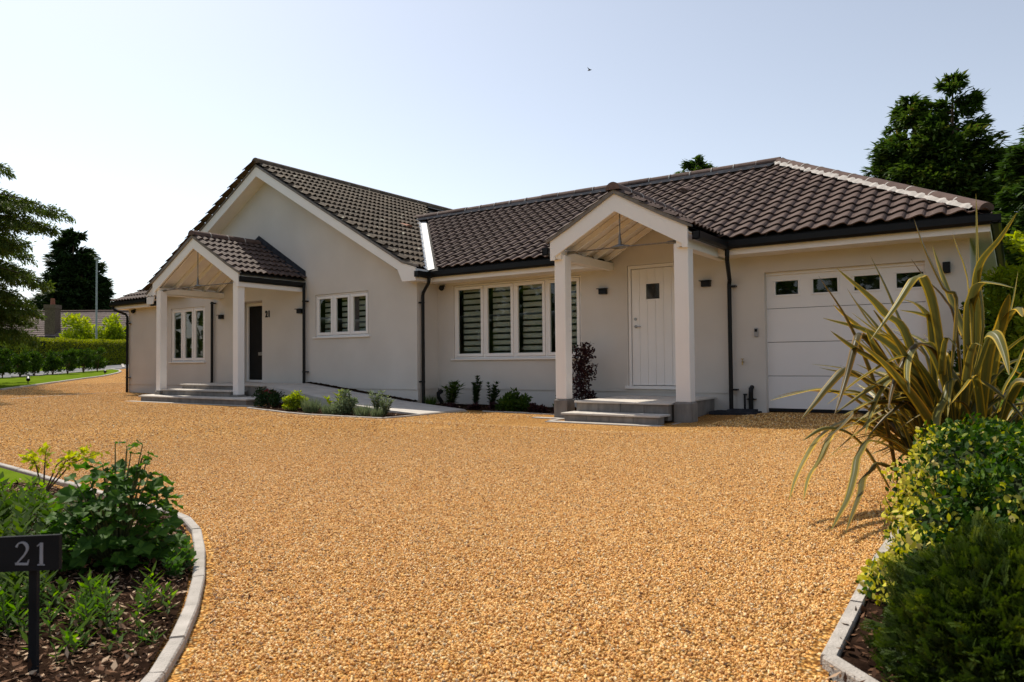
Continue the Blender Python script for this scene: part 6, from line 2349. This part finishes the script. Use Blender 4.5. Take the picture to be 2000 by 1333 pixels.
PH = [
 (0.05, [(-0.38,4.79,0.1),(-0.16,4.76,0.87),(-0.16,4.73,1.32),(-0.15,4.7,1.71)]),
 (0.05, [(-0.34,4.81,0.1),(-0.48,4.67,0.91),(-0.58,4.53,1.07),(-0.64,4.38,1.16),(-0.77,4.2,1.3)]),
 (0.05, [(-0.26,4.62,0.1),(-0.33,4.54,0.98),(-0.38,4.46,1.24),(-0.41,4.38,1.25),(-0.43,4.29,1.22),(-0.5,4.2,1.08),(-0.6,4.1,0.91)]),
 (0.045, [(-0.46,4.89,0.1),(-0.53,4.78,0.85),(-0.7,4.66,0.98),(-0.77,4.54,1.05),(-0.83,4.4,1.12)]),
 (0.05, [(-0.38,4.68,0.1),(-0.44,4.53,0.65),(-0.53,4.37,0.76),(-0.68,4.2,0.87),(-0.77,4.0,0.96)]),
 (0.04, [(-0.14,4.76,0.1),(-0.47,4.8,0.67),(-0.65,4.83,0.82),(-0.77,4.86,0.94),(-0.85,4.9,1.03)]),
 (0.05, [(-0.19,4.77,0.1),(-0.52,4.82,0.82),(-0.69,4.87,1.01),(-0.78,4.93,1.14),(-0.86,5.0,1.26)]),
 (0.045, [(-0.26,4.65,0.1),(-0.61,4.52,0.84),(-0.69,4.38,0.95),(-0.69,4.23,0.92),(-0.72,4.08,0.71),(-0.74,3.9,0.54)]),
 (0.05, [(-0.26,4.9,0.1),(-0.69,4.76,0.56),(-0.82,4.61,0.62),(-0.92,4.45,0.65),(-1.04,4.29,0.62),(-1.11,4.1,0.59)]),
 (0.04, [(-0.29,4.86,0.1),(-0.76,4.73,0.57),(-0.93,4.6,0.63),(-1.04,4.46,0.63),(-1.14,4.3,0.6)]),
 (0.05, [(-0.25,4.62,0.1),(-0.56,4.53,0.61),(-0.65,4.43,0.69),(-0.74,4.34,0.76),(-0.76,4.24,0.76),(-0.82,4.13,0.67),(-0.86,4.03,0.59),(-0.9,3.9,0.51)]),
 (0.025, [(-0.22,4.81,0.1),(-0.26,4.87,0.96),(-0.32,4.94,1.16),(-0.42,5.02,1.29),(-0.51,5.1,1.43)]),
 (0.05, [(-0.36,4.61,0.1),(-0.24,4.61,1.06),(-0.3,4.61,1.2),(-0.38,4.6,1.4),(-0.44,4.6,1.59)]),
 (0.03, [(-0.18,4.77,0.1),(-0.19,4.77,1.1),(-0.21,4.78,1.32),(-0.24,4.79,1.42),(-0.27,4.8,1.52)]),
 (0.04, [(-0.23,4.91,0.1),(-0.17,4.83,0.98),(-0.17,4.76,1.18),(-0.14,4.68,1.33),(-0.05,4.6,1.44),(0.03,4.5,1.55)]),
 (0.05, [(-0.23,4.92,0.1),(-0.21,4.83,0.98),(-0.18,4.73,1.16),(-0.14,4.63,1.22),(-0.06,4.52,1.2),(0.01,4.4,1.16)]),
 (0.045, [(-0.33,4.88,0.1),(-0.74,4.71,0.44),(-0.84,4.53,0.45),(-0.91,4.36,0.39),(-0.93,4.17,0.32),(-0.95,3.98,0.21),(-0.93,3.75,0.12)]),
 (0.05, [(-0.32,4.93,0.1),(-0.7,4.74,0.45),(-0.84,4.55,0.43),(-0.86,4.36,0.39),(-0.87,4.16,0.29),(-0.88,3.94,0.22),(-0.85,3.7,0.14)]),
 (0.04, [(-0.18,4.63,0.1),(-0.62,4.47,0.36),(-0.7,4.3,0.31),(-0.7,4.13,0.22),(-0.7,3.95,0.13),(-0.71,3.77,0.07),(-0.7,3.55,0.04)]),
 (0.04, [(-0.42,4.68,0.1),(-0.62,4.5,0.24),(-0.65,4.32,0.22),(-0.66,4.13,0.2),(-0.64,3.94,0.17),(-0.64,3.73,0.1),(-0.63,3.5,0.05)]),
 (0.045, [(-0.15,4.75,0.1),(-0.26,4.6,0.68),(-0.31,4.44,0.6),(-0.33,4.27,0.54),(-0.32,4.1,0.49),(-0.31,3.9,0.44)]),
 (0.05, [(-0.26,4.71,0.1),(-0.42,4.58,0.56),(-0.58,4.45,0.59),(-0.66,4.31,0.58),(-0.7,4.17,0.55),(-0.72,4.0,0.53)]),
 (0.045, [(-0.3,4.74,0.1),(-0.47,4.58,0.53),(-0.6,4.43,0.58),(-0.68,4.27,0.57),(-0.75,4.1,0.47),(-0.82,3.9,0.38)]),
 (0.045, [(-0.35,4.8,0.1),(-0.37,4.69,0.98),(-0.38,4.57,1.06),(-0.42,4.44,1.11),(-0.49,4.3,1.13)]),
 (0.04, [(-0.27,4.92,0.1),(-0.35,4.82,0.9),(-0.36,4.72,1.03),(-0.43,4.62,1.07),(-0.51,4.5,1.08)]),
 (0.05, [(-0.24,4.93,0.1),(-0.44,4.76,0.58),(-0.52,4.59,0.73),(-0.6,4.41,0.84),(-0.64,4.2,0.98)]),
 (0.05, [(-0.19,4.95,0.1),(-0.4,4.87,0.64),(-0.49,4.79,0.82),(-0.57,4.7,0.95),(-0.65,4.6,1.09)]),
 (0.04, [(-0.25,4.66,0.1),(-0.45,4.62,0.59),(-0.57,4.58,0.66),(-0.67,4.55,0.69),(-0.77,4.5,0.72)]),
 (0.045, [(-0.18,4.94,0.1),(-0.46,4.77,0.68),(-0.57,4.59,0.7),(-0.62,4.41,0.62),(-0.63,4.22,0.52),(-0.62,4.0,0.44)]),
 (0.05, [(-0.17,4.8,0.1),(-0.35,4.67,0.81),(-0.42,4.54,0.9),(-0.46,4.41,0.84),(-0.46,4.26,0.74),(-0.43,4.1,0.64)]),
 (0.045, [(-0.23,4.67,0.1),(-0.31,4.59,0.76),(-0.41,4.5,0.9),(-0.48,4.41,0.82),(-0.53,4.31,0.68),(-0.54,4.2,0.55)]),
 (0.05, [(-0.19,4.8,0.1),(-0.12,4.73,0.81),(-0.06,4.66,0.97),(-0.03,4.59,1.08),(-0.01,4.5,1.14)]),
 (0.05, [(-0.37,4.62,0.1),(-0.14,4.55,0.84),(-0.11,4.47,0.94),(-0.07,4.39,0.93),(-0.04,4.3,0.84),(-0.02,4.2,0.73)]),
 (0.05, [(-0.19,4.95,0.1),(-0.08,4.8,0.87),(-0.03,4.65,1.03),(0.02,4.49,1.07),(0.04,4.3,1.01)]),
 (0.04, [(-0.43,4.88,0.1),(-0.4,4.95,0.75),(-0.54,5.03,1.0),(-0.65,5.11,1.27),(-0.75,5.2,1.48)]),
 (0.04, [(-0.33,4.65,0.1),(-0.19,4.78,0.76),(-0.24,4.91,0.99),(-0.32,5.04,1.24),(-0.4,5.2,1.51)]),
 (0.05, [(-0.37,4.87,0.1),(-0.12,4.88,0.67),(-0.07,4.88,0.87),(-0.01,4.89,1.09),(0.03,4.9,1.29)]),
 (0.05, [(-0.18,4.62,0.1),(-0.07,4.61,0.6),(-0.0,4.61,0.76),(0.07,4.6,0.97),(0.12,4.6,1.18)]),
 (0.03, [(-0.26,4.62,0.1),(-0.3,4.57,0.81),(-0.32,4.52,0.73),(-0.29,4.46,0.92),(-0.22,4.4,0.84)]),
]

for w, pts in PH:
    strap(pts, w * 1.15)
for i in range(150):
    a = RNG.uniform(0, 6.28)
    if i % 3 == 0: a = RNG.uniform(2.2, 4.0)
    inc = RNG.uniform(.05, .85)
    ln = RNG.uniform(.6, 1.45)
    bx_, by_ = -.25 + RNG.normal(0, .13), 4.80 + RNG.normal(0, .13)
    pts = [(bx_, by_, .05)]
    v = Vector((math.cos(a) * inc, math.sin(a) * inc, 1)).normalized()
    p = Vector(pts[0])
    bend = RNG.uniform(.02, .14) * (1 + inc)
    k = 5
    kink = random.random() < .35
    for j in range(k):
        p = p + v * ln / k
        v = (v + Vector((math.cos(a) * .12, math.sin(a) * .12, -bend * (j + .5)))).normalized()
        if kink and j == 2: v = (v + Vector((math.cos(a) * .5, math.sin(a) * .5, -1.1))).normalized()
        pts.append((p.x, p.y, max(p.z, .03)))
    if min(p_[0] for p_ in pts) < -1.0 or max(p_[1] for p_ in pts) > 5.9: continue
    strap(pts, RNG.uniform(.035, .058), twist=RNG.uniform(-.6, .6))

# variegated ground shrub
def mass(name, pts, radii, n, leaf, lw, mat, label, cat, shadef=None, up=.5, flat=.8, kind=None, org=None, shell=.8, clumpn=150, cr=.09):
    """lumpy hedge-like mass made of blobs"""
    cs, nr = [], []
    pts = np.array(pts, float)
    radii = np.array(radii, float)
    w = (radii ** 2)[:, 0]
    idx = RNG.choice(len(pts), n, p=w / w.sum())
    d = rand_dirs(n)
    d[:, 2] = np.abs(d[:, 2]) * 1.0 - .25 * (RNG.random(n) < .3)
    bump = .10 * np.sin(d[:, 0] * 9 + idx) * np.sin(d[:, 1] * 8 + 2 * idx) + .05 * np.sin(d[:, 2] * 17 + idx)
    C = pts[idx] + d * radii[idx] * (shell + (1 - shell) * RNG.random(n) ** .5 + bump)[:, None]
    ok = C[:, 2] > .02
    C, d, idx = C[ok], d[ok], idx[ok]
    n = len(C)
    Dv = d * .5 + rand_dirs(n) * .9 + np.array([0, 0, up])
    V = leaf_hex(C, Dv, d + rand_dirs(n) * .5, leaf * RNG.uniform(.6, 1.3, n), lw * RNG.uniform(.7, 1.3, n))
    sh_ = shadef(C, d) if shadef else RNG.random(n)
    T = empty(name, org or tuple(pts[0] * np.array([1, 1, 0])))
    tag(T, label, cat, kind=kind)
    quads_mesh("foliage", V, n, np.clip(sh_, 0, 1), mat, T, verts_per=6)
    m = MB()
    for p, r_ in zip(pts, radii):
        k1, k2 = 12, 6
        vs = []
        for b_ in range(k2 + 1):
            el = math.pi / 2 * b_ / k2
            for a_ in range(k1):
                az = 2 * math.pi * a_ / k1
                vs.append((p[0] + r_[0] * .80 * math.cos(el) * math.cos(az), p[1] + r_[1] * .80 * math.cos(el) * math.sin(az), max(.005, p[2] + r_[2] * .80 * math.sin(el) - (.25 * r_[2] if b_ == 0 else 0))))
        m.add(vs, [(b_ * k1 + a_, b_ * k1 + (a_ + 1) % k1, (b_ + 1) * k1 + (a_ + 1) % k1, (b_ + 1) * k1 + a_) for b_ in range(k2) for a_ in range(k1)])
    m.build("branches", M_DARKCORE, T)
    return T


def eu_shade(C, d):
    s = RNG.random(len(C)) * .62
    yel = (C[:, 0] < -.27 + .07 * RNG.normal(0, 1, len(C))) & (C[:, 1] < 3.7)
    pr = np.where(yel, .62, .012) + .10 * ((np.sin(C[:, 0] * 9 + 2) * np.sin(C[:, 1] * 8 + C[:, 2] * 10)) > .55)
    pick = RNG.random(len(C)) < pr
    return np.where(pick, RNG.uniform(.68, 1.0, len(C)), s)


mass("variegated_hedge", [(-.16, 3.55, .12), (.22, 3.75, .12), (.15, 3.25, .10), (.55, 3.5, .12), (-.20, 3.20, .06), (-.16, 3.95, .12), (.6, 4.1, .12), (.2, 4.2, .12), (-.25, 2.92, .03), (-.33, 2.78, .02)],
     [(.30, .34, .42), (.42, .42, .44), (.40, .38, .42), (.45, .45, .46), (.20, .28, .30), (.28, .34, .40), (.5, .5, .44), (.45, .4, .42), (.13, .2, .20), (.12, .16, .13)],
     66000, .027, .018, M_EUON, "low dense evergreen bush splashed with yellow leaves below the strap leaved plant", "shrub", shadef=eu_shade)


def yew_shade(C, d):
    return RNG.random(len(C)) * .55 + .35 * np.clip(d[:, 2], 0, 1) * RNG.random(len(C)) + .12 * np.sin(C[:, 0] * 40) * np.sin(C[:, 1] * 36)


# yew: short needle sprays pointing outwards
T = empty("yew_ball", (.02, 2.28, 0))
tag(T, "dark green clipped yew bush at the lower right corner", "shrub")
k = 15000
d = rand_dirs(k)
d[:, 2] = np.where(d[:, 2] < -.35, -d[:, 2], d[:, 2])
rad = np.array([.36, .40, .34])
lump = np.sin(d[:, 0] * 17) * np.sin(d[:, 1] * 15 + 1) * np.sin(d[:, 2] * 16 + 2)
bump = 1 + .10 * lump + .05 * np.sin(d[:, 2] * 11 + d[:, 0] * 6)
tip = np.array([.04, 2.26, .03]) + d * rad * (bump * RNG.uniform(.80, 1.06, k))[:, None]
ok = tip[:, 2] > .0
tip, d, lump = tip[ok], d[ok], lump[ok]
k = len(tip)
spr = unit(d * .8 + rand_dirs(k) * .6 + np.array([0, 0, .25]))
base_ = tip - spr * .036
sd = unit(np.cross(spr, rand_dirs(k)))
Cn, Dn = [], []
nb_ = 7
for j in range(nb_):
    t = (j + .5) / nb_
    for sg in (-1, 1):
        Cn.append(base_ + spr * .036 * t)
        Dn.append(spr * .75 + sd * sg)
Cn, Dn = np.concatenate(Cn), np.concatenate(Dn)
kk = len(Cn)
shn = np.tile(RNG.random(k) * .40 + .30 * np.clip(d[:, 2] + .3, 0, 1) * RNG.random(k) + .45 * np.clip(lump, 0, 1), nb_ * 2)
tipb = np.repeat(np.arange(nb_) / nb_, 2 * k) if False else np.concatenate([np.full(2 * k, j / nb_) for j in range(nb_)])
V = leaf_quads(Cn, Dn, np.tile(np.cross(sd, spr), (nb_ * 2, 1)), np.full(kk, .012) * RNG.uniform(.7, 1.2, kk), np.full(kk, .0050))
quads_mesh("foliage", V, kk, np.clip(shn + tipb * .30, 0, 1), M_YEW, T)
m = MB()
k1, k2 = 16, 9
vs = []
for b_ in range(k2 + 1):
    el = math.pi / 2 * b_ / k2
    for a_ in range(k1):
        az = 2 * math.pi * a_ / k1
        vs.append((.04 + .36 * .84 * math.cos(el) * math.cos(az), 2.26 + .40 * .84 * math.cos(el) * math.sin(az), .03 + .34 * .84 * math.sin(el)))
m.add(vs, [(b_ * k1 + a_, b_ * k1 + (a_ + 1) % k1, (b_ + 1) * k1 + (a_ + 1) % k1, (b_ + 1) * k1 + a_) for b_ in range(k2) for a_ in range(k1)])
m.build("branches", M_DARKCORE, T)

# garden boundary behind the photographer (seen only in the window glass)
cl, rl = [], []
for i in range(60):
    a = R(165 + 150 * i / 59)
    rad_ = 15 + 3 * math.sin(i * 1.7)
    cx_, cy_ = rad_ * 1.5 * math.cos(a) - 8, rad_ * math.sin(a) - 2
    for q in range(3):
        cl.append((cx_ + RNG.normal(0, .8), cy_ + RNG.normal(0, .8), .8 + q * 1.7 + RNG.uniform(-.4, .4)))
        rl.append(1.6 - q * .2)
V, sh_ = clump_crown(20000, cl, rl, .55, .32, up=.2)
o = quads_mesh("woodland_edge", V, 20000, sh_, M_LAUREL, None, org=(0, -17, 0), verts_per=6)
tag(o, "belt of garden trees and shrubs behind the photographer", "trees", kind="stuff")

# fallen leaves and bits of bark blown onto the gravel beside the edgings
pts_ = []
while len(pts_) < 420:
    if RNG.random() < .55:
        y = RNG.uniform(2.1, 5.5); x = -.52 - RNG.exponential(.22)
    elif RNG.random() < .7:
        t = RNG.random(); x = -2.0 - 1.3 * t + RNG.exponential(.10); y = 1.2 + 1.0 * t + RNG.exponential(.06)
    else:
        x = RNG.uniform(-5, -.6); y = RNG.uniform(1.8, 7)
    if in_poly(np.array([x]), np.array([y]), kl)[0]: continue
    pts_.append((x, y, tzf(x, y) + .006 + RNG.uniform(0, .004)))
C = np.array(pts_)
nL = len(C)
V = leaf_hex(C, rand_dirs(nL) * np.array([1, 1, .2]), rand_dirs(nL) * .4 + np.array([0, 0, 1]), RNG.uniform(.008, .028, nL), RNG.uniform(.004, .014, nL))
o = quads_mesh("leaf_litter", V, nL, RNG.random(nL), M_BARKCH, None, org=(-.6, 3, 0), verts_per=6)
tag(o, "scattered dry leaves and bark bits on the gravel along the edgings", "leaf litter", kind="stuff")
